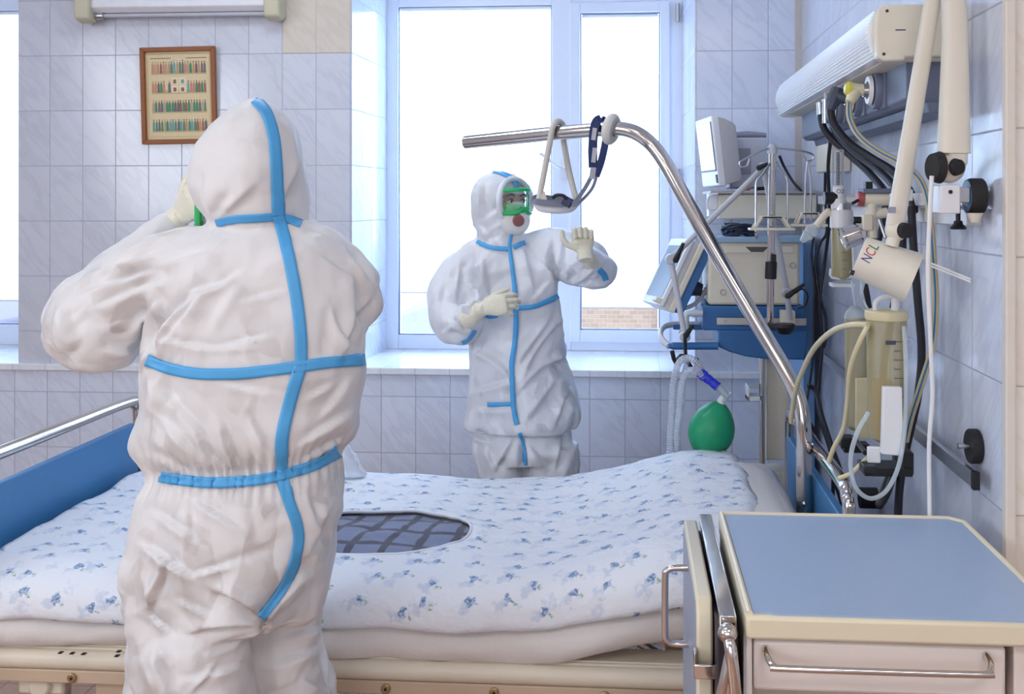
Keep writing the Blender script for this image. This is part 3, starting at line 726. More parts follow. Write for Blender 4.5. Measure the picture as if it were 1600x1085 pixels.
# legs, scissor lift and castors below
for (x, y) in ((-1.45, 2.50), (-1.45, 3.28), (0.30, 2.50), (0.30, 3.28)):
    MB().box(x - .03, x + .03, y - .03, y + .03, 0.13, 0.20).box(x - .02, x + .02, y - .02, y + .02, .10, .46).build('leg', M_frame, bed, bevel=.005)
    w_ = MB(); w_.cyl((x - .018, y, .062), (x + .018, y, .062), .062, 24); w_.build('castor', M_black, bed, bevel=.004)
m = MB(); m.box(-1.5, .35, 2.52, 2.57, .14, .20).box(-1.5, .35, 3.22, 3.27, .14, .20).box(-1.5, -1.44, 2.52, 3.27, .14, .20).box(.29, .35, 2.52, 3.27, .14, .20)
m.build('chassis', M_frame, bed, bevel=.006)
m = MB()
for y in (2.50, 3.25): m.tube([(-1.25, y, .18), (-0.75, y, .47)], .018, 10); m.tube([(0.10, y, .18), (-.40, y, .47)], .018, 10)
m.build('lift_arm', M_chrome, bed)
MB().box(-1.52, -1.40, 2.43, 2.47, .40, .452).cyl((-1.46, 2.42, .425), (-1.46, 2.48, .425), .03).build('lift_bracket', M_frame, bed, bevel=.008)
MB().box(-1.32, -.95, 2.425, 2.455, .33, .448).build('motor_cover', M_tan, bed, bevel=.01)
# white tiled platform glimpsed below is the floor itself

# ------------------------------------------------------------------ lifting pole with grab handle and strap
def WP(px, py, Y): return WY(px, py, Y * 1.12)
pole = [WP(1259, 930, 2.62), WP(1257, 800, 2.62), WP(1256, 720, 2.62), WP(1255, 668, 2.62), WP(1247, 622, 2.63), WP(1226, 578, 2.64), WP(1180, 500, 2.67), WP(1120, 398, 2.71), WP(1066, 303, 2.75), WP(1040, 256, 2.77), WP(1018, 226, 2.79), WP(992, 207, 2.80), WP(964, 201, 2.82), WP(930, 203, 2.85), WP(850, 210, 2.93), WP(728, 222.5, 3.06)]
tp_ = thing('lifting_pole', 'curved chrome lifting pole rising from the bed head over the mattress', 'pole', (pole[0].x, 2.934, 0.45))
base = V((pole[0].x, 2.934, 0.45))
t_ = MB(); t_.tube([base] + pole, 0.0228, 20, smooth=6); t_.build('tube', M_chrome, tp_)
dd = (pole[12] - pole[11]).normalized()
c = WP(955, 202, 2.825)
MB().lathe(c - dd * .0145, c + dd * .0145, [(0, .020), (0, .040), (.25, .048), (.5, .050), (.75, .048), (1, .040), (1, .020)], 28, cap=False).build('stop_ring', mat('aged_white_rubber', rgb(222, 220, 214), 0.5), tp_)
c = WP(1257, 788, 2.60); MB().ball(c - V((0, 0, 0)), .008, 12).build('lock_button', M_chrome, tp_)
MB().box(base.x - .03, base.x + .03, 2.90, 2.965, .43, .52).build('pole_socket', M_frame, tp_, bevel=.006)
# grab handle
gh = thing('grab_handle', 'off-white triangular grab handle hanging from the chrome lifting pole', 'handle', WP(870, 325, 2.92))
Mh = mat('aged_handle_plastic', rgb(214, 210, 200), 0.45, var=0.04)
m = MB(); m.tube([WP(842, 312, 2.90), WP(850, 270, 2.90), WP(861, 212, 2.885), WP(864, 198, 2.885), WP(871, 190, 2.91), WP(879, 196, 2.945), WP(880, 216, 2.955), WP(888, 262, 2.95), WP(896, 296, 2.94), WP(903, 318, 2.92)], [.0098, .0098, .0098, .010, .011, .011, .0098, .0098, .0098, .0098], 14, smooth=5); m.build('side_strap', Mh, gh)
m = MB(); m.tube([WP(838, 314, 2.905), WP(843, 324, 2.905), WP(856, 327, 2.905), WP(875, 327.5, 2.91), WP(892, 325, 2.92), WP(903, 314, 2.92)], [.011, .013, .0135, .0135, .013, .011], 14, smooth=4); m.build('grip', mat('white_grip', rgb(226, 226, 226), 0.35), gh)
m = MB(); m.ribbon([WP(847, 300, 2.898), WP(850, 312, 2.893), WP(852, 318, 2.893)], .018, .006, -FWD, smooth=4); m.build('tab', Mh, gh)
# strap with buckle
Mg = mat('grey_webbing', rgb(134, 138, 156), 0.85, var=0.12, scale=200, bump=0.3, bscale=600); Mn = mat('navy_webbing', rgb(54, 66, 112), 0.8, var=0.12, scale=150, bump=0.3, bscale=500)
st = thing('webbing_strap', 'navy and grey webbing strap looped from pole to grab handle with buckle', 'strap', WP(900, 325, 2.90))
m = MB(); m.ribbon([WP(939, 186, 2.86), WP(932, 190, 2.825), WP(928, 205, 2.81), WP(926, 235, 2.81), WP(927, 262, 2.815)], .028, .004, -FWD, smooth=5); m.build('padded_section', Mn, st)
m = MB(); m.ribbon([WP(939, 186, 2.87), WP(946, 192, 2.885), WP(947, 215, 2.89), WP(940, 250, 2.88), WP(931, 276, 2.87)], .024, .004, -FWD - RIGHT * .5, smooth=5); m.build('back_webbing', Mn, st)
for y0_, y1_ in ((200, 219), (231, 254)):
    m = MB(); m.ribbon([WP(929.5, y0_, 2.805), WP(927, y1_, 2.806)], .0135, .003, -FWD); m.build('reflective_patch', mat('silver_patch', rgb(196, 196, 202), 0.4, var=0.08), st, label='silver patch')
m = MB(); m.ribbon([WP(927, 262, 2.815), WP(922, 280, 2.82), WP(905, 308, 2.85), WP(893, 319, 2.87), WP(878, 320, 2.885)], .013, .003, -FWD, smooth=5)
m.ribbon([WP(932, 276, 2.87), WP(925, 295, 2.87), WP(908, 314, 2.86), WP(895, 322, 2.865)], .010, .003, -FWD - RIGHT * .3, smooth=5)
m.ribbon([WP(880, 319, 2.885), WP(860, 318, 2.888), WP(837, 315, 2.893), WP(835, 312, 2.91), WP(842, 308, 2.925), WP(870, 312, 2.93), WP(895, 316, 2.925)], .020, .003, -FWD, smooth=4); m.build('webbing', Mg, st)
m = MB(); m.ribbon([WP(880, 312, 2.878), WP(893, 319, 2.868)], .030, .010, -FWD); m.build('buckle', mat('navy_buckle', rgb(38, 48, 84), 0.4), st, bevel=.003)
m = MB(); m.tube([WP(864, 309, 2.885), WP(870, 305, 2.875), WP(880, 306, 2.870), WP(886, 311, 2.872)], .0055, 10, smooth=4); m.build('release_tab', M_black, st)
m = MB(); m.ribbon([WP(927, 262, 2.808), WP(925, 280, 2.812)], .018, .006, -FWD); m.build('keeper', mat('grey_buckle', rgb(176, 178, 186), 0.4), st, bevel=.001)
# ------------------------------------------------------------------ bedside trolley with a fold-down table leaf
TX0, TX1, TY0, TY1, TZ = 0.175, 0.667, 1.610, 2.135, 0.977
M_top = mat('blue_grey_laminate', rgb(160, 182, 212), 0.36, var=0.035, scale=160)
M_side = mat('white_trolley_panel', rgb(230, 220, 214), 0.4, var=0.03, scale=6)
M_leaf = mat('grey_blue_leaf', rgb(150, 158, 178), 0.45, var=0.03)
tr = thing('bedside_trolley', 'cream bedside trolley with blue-grey top, drawer and folded table leaf', 'trolley', (0.43, 1.87, 0))
m = MB()
c_ = 0.030; rim_o = [(TX0, TY0), (TX1, TY0), (TX1, TY1 - .03), (TX1 - .03, TY1), (TX0 + .04, TY1), (TX0, TY1)]
m.prism([(TX0, TY0 + .0), (TX1, TY0), (TX1, TY1 - .02), (TX1 - .02, TY1), (TX0, TY1)], lambda u, v, h: V((u, v, h)), TZ - .040, TZ - .003)
m.build('top_rim', M_cream2, tr, bevel=.006)
m = MB(); m.prism([(TX0 + .012, TY0 + .012), (TX0 + .035, TY0 + .012), (TX0 + .045, TY0 + .006), (TX1 - .008, TY0 + .006), (TX1 - .010, TY1 - .036), (TX1 - .034, TY1 - .012), (TX0 + .012, TY1 - .012)], lambda u, v, h: V((u, v, h)), TZ - .004, TZ); m.build('top_surface', M_top, tr, smooth=0)
m = MB(); m.tube([(TX0 + .006, TY0 + .006, TZ - .002), (TX0 + .006, TY1 - .006, TZ - .002), (TX1 - .03, TY1 - .006, TZ - .002), (TX1 - .006, TY1 - .03, TZ - .002), (TX1 - .006, TY0 + .006, TZ - .002)], .0062, 8); m.build('edge_lip', M_cream2, tr)
m = MB(); m.box(TX0 + .002, TX0 + .011, TY0 + .012, TY1 - .01, .12, TZ - .04).box(TX1 - .080, TX1 - .006, TY0 + .02, TY1 - .01, .12, TZ - .04).box(TX0 + .02, TX1 - .02, TY1 - .03, TY1 - .012, .12, TZ - .04).box(TX0 + .02, TX1 - .02, TY0 + .03, TY1 - .02, .12, .14).box(TX0 + .02, TX1 - .02, TY0 + .03, TY1 - .02, .60, .615)
m.build('body', M_side, tr, bevel=.003)
dw = MB().box(TX0 + .013, TX1 - .094, TY0 + .012, TY0 + .034, TZ - .124, TZ - .044).box(TX0 + .03, TX1 - .11, TY0 + .034, TY1 - .06, TZ - .12, TZ - .06).build('drawer', M_side, tr, bevel=.006)
h0, h1 = WY(1198, 1024, TY0 - .005), WY(1546, 1026, TY0 - .005); hz = h0.z
m = MB(); m.tube([(h0.x, TY0 + .014, hz + .004), (h0.x, TY0 - .010, hz), (h0.x + .008, TY0 - .026, hz - .007), (h0.x + .03, TY0 - .030, hz - .009), (h1.x - .03, TY0 - .030, hz - .009), (h1.x - .008, TY0 - .026, hz - .007), (h1.x, TY0 - .010, hz), (h1.x, TY0 + .014, hz + .004)], .0052, 12, smooth=5); m.build('handle', M_chrome, dw)
MB().box(TX0 + .013, TX1 - .084, TY0 + .045, TY0 + .063, .145, TZ - .10).build('door', mat('grey_beige_panel', rgb(190, 182, 172), 0.45), tr, bevel=.003)
for x in (TX0 + .05, TX1 - .05):
    for y in (TY0 + .05, TY1 - .05):
        w_ = MB(); w_.cyl((x - .012, y, .045), (x + .012, y, .045), .045, 20).box(x - .018, x + .018, y - .018, y + .018, .09, .12); w_.build('castor', M_black, tr, bevel=.003)
# folded table leaf hanging at the left side
LX0, LX1 = 0.104, 0.126
def lf(u, v, h): return V((h, u, v))
m = MB(); m.prism([(1.735, .40), (1.735, .915), (1.76, .938), (2.15, .940), (2.16, .93), (2.16, .40)], lf, LX0, LX1); m.build('leaf_core', M_leaf, tr, bevel=.002)
m = MB()
m.prism([(1.712, .38), (1.712, .905), (1.720, .935), (1.742, .955), (2.150, .955), (2.172, .940), (2.172, .38), (2.155, .38), (2.155, .935), (1.750, .938), (1.735, .92), (1.732, .38)], lf, LX0 + .001, LX1 + .006)
m.build('leaf_edge', M_cream2, tr, bevel=.0045)
# chrome guide rail between leaf and top
m = MB(); m.box(.138, .162, 1.640, 2.172, .950, .962); m.box(.1365, .140, 1.640, 2.172, .925, .962); m.box(.160, .1635, 1.640, 2.172, .935, .962)
m.build('guide_rail', M_chrome, tr, bevel=.002)
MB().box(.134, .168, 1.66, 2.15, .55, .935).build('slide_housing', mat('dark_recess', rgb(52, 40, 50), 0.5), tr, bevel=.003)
m = MB(); m.ball((.147, 1.618, .944), .0155, 20); m.build('ball_joint', M_chrome, tr)
m = MB(); m.tube([(.148, 1.605, .938), (.151, 1.598, .918), (.158, 1.598, .84), (.166, 1.60, .70)], [.009, .010, .010, .008], 12, smooth=4); m.tube([(.147, 1.602, .918), (.140, 1.598, .88), (.133, 1.598, .84), (.131, 1.598, .815), (.136, 1.598, .806), (.142, 1.598, .83), (.150, 1.60, .89)], [.006, .0075, .009, .009, .008, .0075, .006], 12, smooth=4)
m.build('release_lever', M_chrome, tr)
m = MB(); m.box(LX0 - .005, LX0 - .001, 1.690, 1.72, .838, .880); m.box(LX0 - .005, LX1 + .018, 1.686, 1.691, .838, .862); m.box(LX1 + .014, LX1 + .018, 1.686, 1.72, .838, .862); m.build('clip', M_chrome, tr, bevel=.002)
# side handle of the leaf
zt, zb, hy = .926, .782, 1.95
m = MB(); m.tube([(LX0 + .004, hy, zt), (LX0 - .028, hy, zt), (LX0 - .040, hy, zt - .006), (LX0 - .044, hy, zt - .020), (LX0 - .044, hy, zb + .020), (LX0 - .040, hy, zb + .006), (LX0 - .028, hy, zb), (LX0 + .004, hy, zb)], .0066, 12, smooth=5); m.build('side_handle', M_chrome, tr)
# ------------------------------------------------------------------ soft-body tools: noise, remesh, folds
def _h(ix, iy, iz, s):
    n = (ix * 374761393 + iy * 668265263 + iz * 2147483647 + s * 974634777) & 0xffffffff
    n = ((n ^ (n >> 13)) * 1274126177) & 0xffffffff
    return ((n ^ (n >> 16)) & 0xffff) / 65535.0
def vnoise(P, s=0):
    P = np.asarray(P, dtype=np.float64); I = np.floor(P).astype(np.int64); f = P - I; f = f * f * (3 - 2 * f)
    r = 0
    for dx in (0, 1):
        for dy in (0, 1):
            for dz in (0, 1):
                w = (f[:, 0] if dx else 1 - f[:, 0]) * (f[:, 1] if dy else 1 - f[:, 1]) * (f[:, 2] if dz else 1 - f[:, 2])
                r = r + w * _h(I[:, 0] + dx, I[:, 1] + dy, I[:, 2] + dz, s)
    return r * 2 - 1
def facets(P, s=0):
    """crumpled-sheet height: distance to scattered points, warped, gives flat facets meeting in creases"""
    P = np.asarray(P, dtype=np.float64)
    P = P + 0.35 * np.stack([vnoise(P * 1.3, s + 1), vnoise(P * 1.3, s + 2), vnoise(P * 1.3, s + 3)], 1)
    I = np.floor(P).astype(np.int64); f1 = np.full(len(P), 9.0); f2 = np.full(len(P), 9.0)
    for dx in (-1, 0, 1):
        for dy in (-1, 0, 1):
            for dz in (-1, 0, 1):
                J = I + np.array([dx, dy, dz])
                q = J + np.stack([_h(J[:, 0], J[:, 1], J[:, 2], s + k) for k in (11, 12, 13)], 1)
                d = np.sqrt(((P - q) ** 2).sum(1))
                f2 = np.minimum(f2, np.maximum(f1, d)); f1 = np.minimum(f1, d)
    return f2 - f1
_RM = np.array(Matrix.Rotation(0.7, 3, 'X') @ Matrix.Rotation(0.5, 3, 'Y') @ Matrix.Rotation(0.4, 3, 'Z'))
def planes(P, s=0, warp=0.25):
    """continuous piecewise-flat noise: flat facets meeting in straight creases"""
    P = np.asarray(P, dtype=np.float64) @ _RM.T
    P = P + warp * np.stack([vnoise(P * 0.9, s + 1), vnoise(P * 0.9, s + 2), vnoise(P * 0.9, s + 3)], 1)
    I = np.floor(P).astype(np.int64); f = P - I; o = np.argsort(-f, axis=1); fs = np.take_along_axis(f, o, 1)
    n = np.arange(len(P)); J = I.copy(); r = (1 - fs[:, 0]) * _h(J[:, 0], J[:, 1], J[:, 2], s)
    for k in range(3):
        J[n, o[:, k]] += 1
        r += ((fs[:, k] - fs[:, k + 1]) if k < 2 else fs[:, 2]) * _h(J[:, 0], J[:, 1], J[:, 2], s)
    return r * 2 - 1
def remeshed(mb, voxel, smooth_iter=6, smooth_f=0.5):
    me = bpy.data.meshes.new('tmp'); me.from_pydata([tuple(p) for p in mb.v], [], mb.f)
    bm = bmesh.new(); bm.from_mesh(me); bmesh.ops.recalc_face_normals(bm, faces=bm.faces); bm.to_mesh(me); bm.free()
    o = bpy.data.objects.new('tmp', me); COL.objects.link(o)
    r = o.modifiers.new('r', 'REMESH'); r.mode = 'VOXEL'; r.voxel_size = voxel; r.adaptivity = 0
    if smooth_iter:
        k = o.modifiers.new('s', 'SMOOTH'); k.factor = smooth_f; k.iterations = smooth_iter
    dg = bpy.context.evaluated_depsgraph_get(); dg.update()
    out = bpy.data.meshes.new_from_object(o.evaluated_get(dg))
    bpy.data.objects.remove(o); bpy.data.meshes.remove(me)
    return out
def get_pn(me):
    n = len(me.vertices); P = np.empty(n * 3, np.float32); N = np.empty(n * 3, np.float32)
    me.vertices.foreach_get('co', P); me.vertices.foreach_get('normal', N)
    return P.reshape(-1, 3).astype(np.float64), N.reshape(-1, 3).astype(np.float64)
def set_p(me, P):
    me.vertices.foreach_set('co', P.astype(np.float32).ravel()); me.update()
def to_px(P):
    x, y, z = P[:, 0], P[:, 1], P[:, 2] - EYE
    t = -x * SY * 1.0 + y * CY; u = (x * CY + y * SY) / t
    return PCX + u * F, PCY - z / t * F, t
def apply_folds(P, N, folds, mm):
    """folds: (x0,y0,x1,y1,width px,height mm[,kind]) creases running over the side that faces the camera"""
    px, py, t = to_px(P); D = np.zeros(len(P))
    C = np.array([0, 0, EYE]); view = P - C; view /= np.linalg.norm(view, axis=1)[:, None]
    face = np.clip(-(view * N).sum(1) * 2.2, 0, 1)
    for fo in folds:
        x0, y0, x1, y1, w, a = fo[:6]
        dx, dy = x1 - x0, y1 - y0; L2 = dx * dx + dy * dy; L = math.sqrt(L2)
        s = ((px - x0) * dx + (py - y0) * dy) / L2; sc = np.clip(s, 0, 1)
        bow = (fo[7] if len(fo) > 7 else 0) * np.sin(PI * sc)
        qx = x0 + sc * dx - bow * dy / L; qy = y0 + sc * dy + bow * dx / L
        sd = ((px - qx) * -dy + (py - qy) * dx) / L
        d = np.hypot(px - qx, py - qy)
        kind = fo[6] if len(fo) > 6 else 'r'
        taper = np.sin(PI * np.clip(sc * 0.9 + 0.05, 0, 1)) ** 0.7
        if kind == 'r': pr = np.exp(-d / w)                                   # sharp ridge
        elif kind == 'v': pr = -np.exp(-(d / w) ** 2)                         # soft valley
        elif kind == 's': pr = np.exp(-(d / (w * 2)) ** 2) * np.tanh(sd / (w * 0.35))   # step
        else: pr = np.exp(-(d / w) ** 2)
        D += pr * a * mm * taper
    return D * face
def finish(me, name, m, parent, smooth=180):
    org = ORG[parent.name]; P, _ = get_pn(me); set_p(me, P - np.array(org))
    me.materials.clear(); me.materials.append(m)
    me.polygons.foreach_set('use_smooth', [True] * len(me.polygons)); me.name = name
    o = bpy.data.objects.new(name, me); COL.objects.link(o); o.parent = parent; ORG[o.name] = org
    return o
def bvh_of(me):
    return BVHTree.FromPolygons([v.co.copy() for v in me.vertices], [tuple(p.vertices) for p in me.polygons])
def px_tape(bvh, path, wpx, off=0.0028, n=5, step=3.0, smooth=True):
    """adhesive tape laid over the suit along a path, following the cloth"""
    P = catmull([V((a, b, 0)) for a, b in path], 10) if smooth and len(path) > 2 else [V((a, b, 0)) for a, b in path]
    pts = [P[0]]
    for a, b in zip(P, P[1:]):
        k = max(1, int((b - a).length / step))
        for i in range(1, k + 1): pts.append(a.lerp(b, i / k))
    C = V((0, 0, EYE)); rows = []
    for i, p in enumerate(pts):
        t = (pts[min(i + 1, len(pts) - 1)] - pts[max(i - 1, 0)]).normalized(); s = V((-t.y, t.x, 0))
        w = wpx if not isinstance(wpx, tuple) else wpx[0] + (wpx[1] - wpx[0]) * i / (len(pts) - 1)
        row = []
        for j in range(n):
            q_ = p + s * (w * (j / (n - 1) - 0.5)); d = _d(q_.x, q_.y).normalized()
            h = bvh.ray_cast(C, d)
            row.append((h[0] + h[1] * off - d * 0.0015 if h[1].dot(d) < 0 else h[0] - h[1] * off) if h[0] is not None else None)
        if all(x is None for x in row): continue
        good = [x for x in row if x is not None]
        for j in range(n):
            if row[j] is None: row[j] = min(good, key=lambda g: abs(row.index(g) - j))
        # a row must not jump across to another limb
        if rows and (sum(row, V()) / n - sum(rows[-1], V()) / n).length > 0.06: continue
        rows.append(row)
    return rows
def tape_mesh(mb, rows, th=0.0012):
    n = len(rows[0])
    vs = [p for r in rows for p in r]
    fs = [(i * n + j, i * n + j + 1, (i + 1) * n + j + 1, (i + 1) * n + j) for i in range(len(rows) - 1) for j in range(n - 1)]
    return mb.add(vs, fs)
def ring_tape(bvh, c, zfun, w, a0, a1, r=0.6, off=0.002, n=4, steps=80):
    rows = []
    for i in range(steps + 1):
        a = a0 + (a1 - a0) * i / steps; d = V((math.cos(a), math.sin(a), 0)); row = []
        for j in range(n):
            o_ = V((c[0], c[1], zfun(a) + w * (j / (n - 1) - 0.5))) + d * r
            h = bvh.ray_cast(o_, -d)
            row.append(h[0] + h[1] * off if h[0] is not None else o_ - d * (r - 0.15))
        rows.append(row)
    return rows

def ring(px, py, t, hw, hd, n=28, tilt=0.0, ex=2.3, up=None, side=None):
    """ellipse-like cross-section: hw in pixels at depth t, hd in metres"""
    c = W(px, py, t); w = hw / F * t; out = []
    for j in range(n):
        a = 2 * PI * j / n; ca, sa = math.cos(a), math.sin(a)
        x = math.copysign(abs(ca) ** (2 / ex), ca) * w; y = math.copysign(abs(sa) ** (2 / ex), sa) * hd
        out.append(c + RIGHT * x + FWD * y + UP * (tilt * x))
    return out
def limb(mb, pts, n=20, smooth=5):
    """pts = (px, py, t, radius px)"""
    P = [W(a, b, c) for a, b, c, d in pts]; R = [d / F * c for a, b, c, d in pts]
    Q = catmull(P, smooth); k = len(Q); RR = []
    for i in range(k):
        f = i / (k - 1) * (len(R) - 1); a = min(int(f), len(R) - 2); f -= a; f = f * f * (3 - 2 * f)
        RR.append(R[a] * (1 - f) + R[a + 1] * f)
    mb.tube(Q, RR, n)
    mb.ball(P[0], R[0] * 0.98, 16); mb.ball(P[-1], R[-1] * 0.98, 16)

def hand(parent, wrist, d, nrm, size=1.0, curls=(20, 20, 20, 20), thumb=(35, 20), side=1, spread=4, name='glove', m=None, cuff=None, voxel=0.0022):
    """d = direction of the fingers, nrm = normal of the BACK of the hand; side=+1: thumb on the (d x nrm) side"""
    d = V(d).normalized(); nrm = V(nrm); nrm = (nrm - d * nrm.dot(d)).normalized(); s = d.cross(nrm) * side
    k = size; mb = MB()
    def el(c, w, h, n=18): return [c + s * (w * math.cos(2 * PI * j / n)) + nrm * (h * math.sin(2 * PI * j / n)) for j in range(n)]
    w0 = V(wrist)
    rings = [el(w0 - d * 0.03 * k, 0.027 * k, 0.020 * k), el(w0, 0.027 * k, 0.019 * k), el(w0 + d * 0.025 * k + s * 0.003, 0.036 * k, 0.018 * k), el(w0 + d * 0.055 * k, 0.042 * k, 0.016 * k), el(w0 + d * 0.083 * k, 0.041 * k, 0.013 * k), el(w0 + d * 0.096 * k, 0.036 * k, 0.009 * k)]
    mb.ring_loft(rings)
    L = [(0.043, 0.026, 0.021), (0.047, 0.030, 0.022), (0.043, 0.028, 0.021), (0.034, 0.022, 0.019)]
    for i in range(4):
        off = (0.031 - i * 0.0207) * k
        p = w0 + d * (0.086 - 0.004 * abs(i - 1) - (0.004 if i == 3 else 0)) * k + s * off
        fan = math.radians((1.3 - i) * spread)
        fd = (d * math.cos(fan) + s * math.sin(fan)).normalized()
        ang = 0; pts = [p - fd * 0.02 * k, p]; c = curls[i]
        for q_, l in enumerate(L[i]):
            ang += math.radians(c * (0.9, 1.1, 0.7)[q_])
            dd = fd * math.cos(ang) - nrm * math.sin(ang)
            pts.append(pts[-1] + dd * l * k)
        rr = [0.0098 * k, 0.0098 * k, 0.0092 * k, 0.0084 * k, 0.0068 * k]
        for a, b, ra, rb in zip(pts, pts[1:], rr, rr[1:]):
            mb.tube([a, b], [ra, rb], 12)
        for a, ra in zip(pts[1:], rr[1:]): mb.ball(a, ra * 1.05, 12)
    p = w0 + d * 0.022 * k + s * 0.026 * k - nrm * 0.004 * k
    a0, a1 = math.radians(thumb[0]), math.radians(thumb[1])
    d1 = (d * math.cos(a0) + s * math.sin(a0) - nrm * 0.25).normalized(); d2 = (d * math.cos(a0 - a1) + s * math.sin(a0 - a1) - nrm * 0.45).normalized()
    pts = [p, p + d1 * 0.040 * k, p + d1 * 0.040 * k + (d1 + d2).normalized() * 0.030 * k, p + d1 * 0.040 * k + (d1 + d2).normalized() * 0.030 * k + d2 * 0.024 * k]
    rr = [0.0145 * k, 0.0115 * k, 0.010 * k, 0.0078 * k]
    for a, b, ra, rb in zip(pts, pts[1:], rr, rr[1:]): mb.tube([a, b], [ra, rb], 12)
    for a, ra in zip(pts, rr): mb.ball(a, ra * 1.03, 12)
    if cuff:   # glove cuff running back over the sleeve: (end point, radius)
        c1 = V(cuff[0]); dd = (w0 - c1)
        mb.tube([c1, c1.lerp(w0, 0.35), c1.lerp(w0, 0.7), w0 + d * 0.01], [cuff[1], cuff[1] * 0.92, 0.030 * k, 0.025 * k], 18)
    me = remeshed(mb, voxel, 3, 0.5); P, N = get_pn(me)
    D = 0.0011 * facets(P * 45, 5) + 0.0007 * vnoise(P * 130, 3)
    set_p(me, P + N * D[:, None])
    return finish(me, name, m, parent)

def suit_material(name, col, warm):
    m = mat(name, col, 0.52, var=0.012, scale=6, spec=0.35)
    nt = m.node_tree; L = nt.links; b = nt.nodes['Principled BSDF']
    # crinkled non-woven cloth: small flat facets, each tilted a little, with sharp creases between them
    tc = nd(nt, 'ShaderNodeTexCoord'); geo = nd(nt, 'ShaderNodeNewGeometry'); w = nd(nt, 'ShaderNodeTexNoise'); w.inputs['Scale'].default_value = 6; w.inputs['Detail'].default_value = 2
    L.new(tc.outputs['Object'], w.inputs['Vector']); acc = geo.outputs['Normal']
    for sc_, k_, rot_, st_ in ((7.5, 0.34, (0.3, 0.8, 0.2), (1, 1, .45)), (13, 0.30, (0.1, -0.7, 0.5), (1, 1, .5)), (30, 0.20, (0.6, 0.3, 0.9), (1, 1, .8))):
        mp = nd(nt, 'ShaderNodeMapping'); mp.inputs['Rotation'].default_value = rot_; mp.inputs['Scale'].default_value = st_
        wv = nd(nt, 'ShaderNodeMix', data_type='RGBA', blend_type='LINEAR_LIGHT'); wv.inputs[0].default_value = 0.035
        L.new(tc.outputs['Object'], wv.inputs['A']); L.new(w.outputs['Color'], wv.inputs['B']); L.new(wv.outputs['Result'], mp.inputs['Vector'])
        v = nd(nt, 'ShaderNodeTexVoronoi', feature='SMOOTH_F1'); v.inputs['Scale'].default_value = sc_; v.inputs['Smoothness'].default_value = 0.12; L.new(mp.outputs[0], v.inputs['Vector'])
        sub = nd(nt, 'ShaderNodeVectorMath', operation='SUBTRACT'); L.new(v.outputs['Color'], sub.inputs[0]); sub.inputs[1].default_value = (.5, .5, .5)
        mul = nd(nt, 'ShaderNodeVectorMath', operation='SCALE'); L.new(sub.outputs[0], mul.inputs[0])
        mk = nd(nt, 'ShaderNodeMapRange'); mk.inputs['From Min'].default_value = .35; mk.inputs['From Max'].default_value = .6; mk.inputs['To Min'].default_value = k_ * .35; mk.inputs['To Max'].default_value = k_ * 1.5
        L.new(w.outputs['Fac'], mk.inputs['Value']); L.new(mk.outputs[0], mul.inputs['Scale'])
        ad = nd(nt, 'ShaderNodeVectorMath', operation='ADD'); L.new(acc, ad.inputs[0]); L.new(mul.outputs[0], ad.inputs[1]); acc = ad.outputs[0]
    nm = nd(nt, 'ShaderNodeVectorMath', operation='NORMALIZE'); L.new(acc, nm.inputs[0])
    n2 = nd(nt, 'ShaderNodeTexNoise'); n2.inputs['Scale'].default_value = 60; n2.inputs['Detail'].default_value = 4; L.new(tc.outputs['Object'], n2.inputs['Vector'])
    bp = nd(nt, 'ShaderNodeBump'); bp.inputs['Strength'].default_value = 0.12; bp.inputs['Distance'].default_value = 0.004
    L.new(nm.outputs[0], bp.inputs['Normal']); L.new(n2.outputs['Fac'], bp.inputs['Height']); L.new(bp.outputs[0], b.inputs['Normal'])
    return m
M_suit = suit_material('coverall_white', rgb(226, 225, 226), 1)
M_suit2 = suit_material('coverall_white_cool', rgb(230, 232, 238), 0)
M_tape = mat('blue_seam_tape', rgb(84, 172, 232), 0.42, var=0.04, scale=40, bump=0.15, bscale=60)
M_glove = mat('latex_glove', rgb(232, 226, 206), 0.40, var=0.03, scale=40, sss=0.0, bump=0.2, bscale=120)
M_resp = mat('respirator_shell', rgb(236, 234, 232), 0.7, var=0.02, bump=0.2, bscale=400)
M_green = glass('green_goggle_plastic', rgb(60, 220, 130), 0.55, 0.2)
M_green2 = glass('bright_green_shield', rgb(110, 236, 150), 0.30, 0.2)
M_lens = glass('clear_goggle_lens', rgb(220, 240, 240), 0.06, 0.04)
M_skin = mat('skin', rgb(196, 150, 130), 0.5, var=0.05, sss=0.1)
M_brow = mat('dark_hair', rgb(40, 30, 28), 0.7)
M_eye = mat('eye_white', rgb(226, 222, 220), 0.2)
M_iris = mat('iris', rgb(50, 36, 30), 0.15)
M_valve = mat('valve_disc', rgb(146, 92, 92), 0.45, var=0.06)

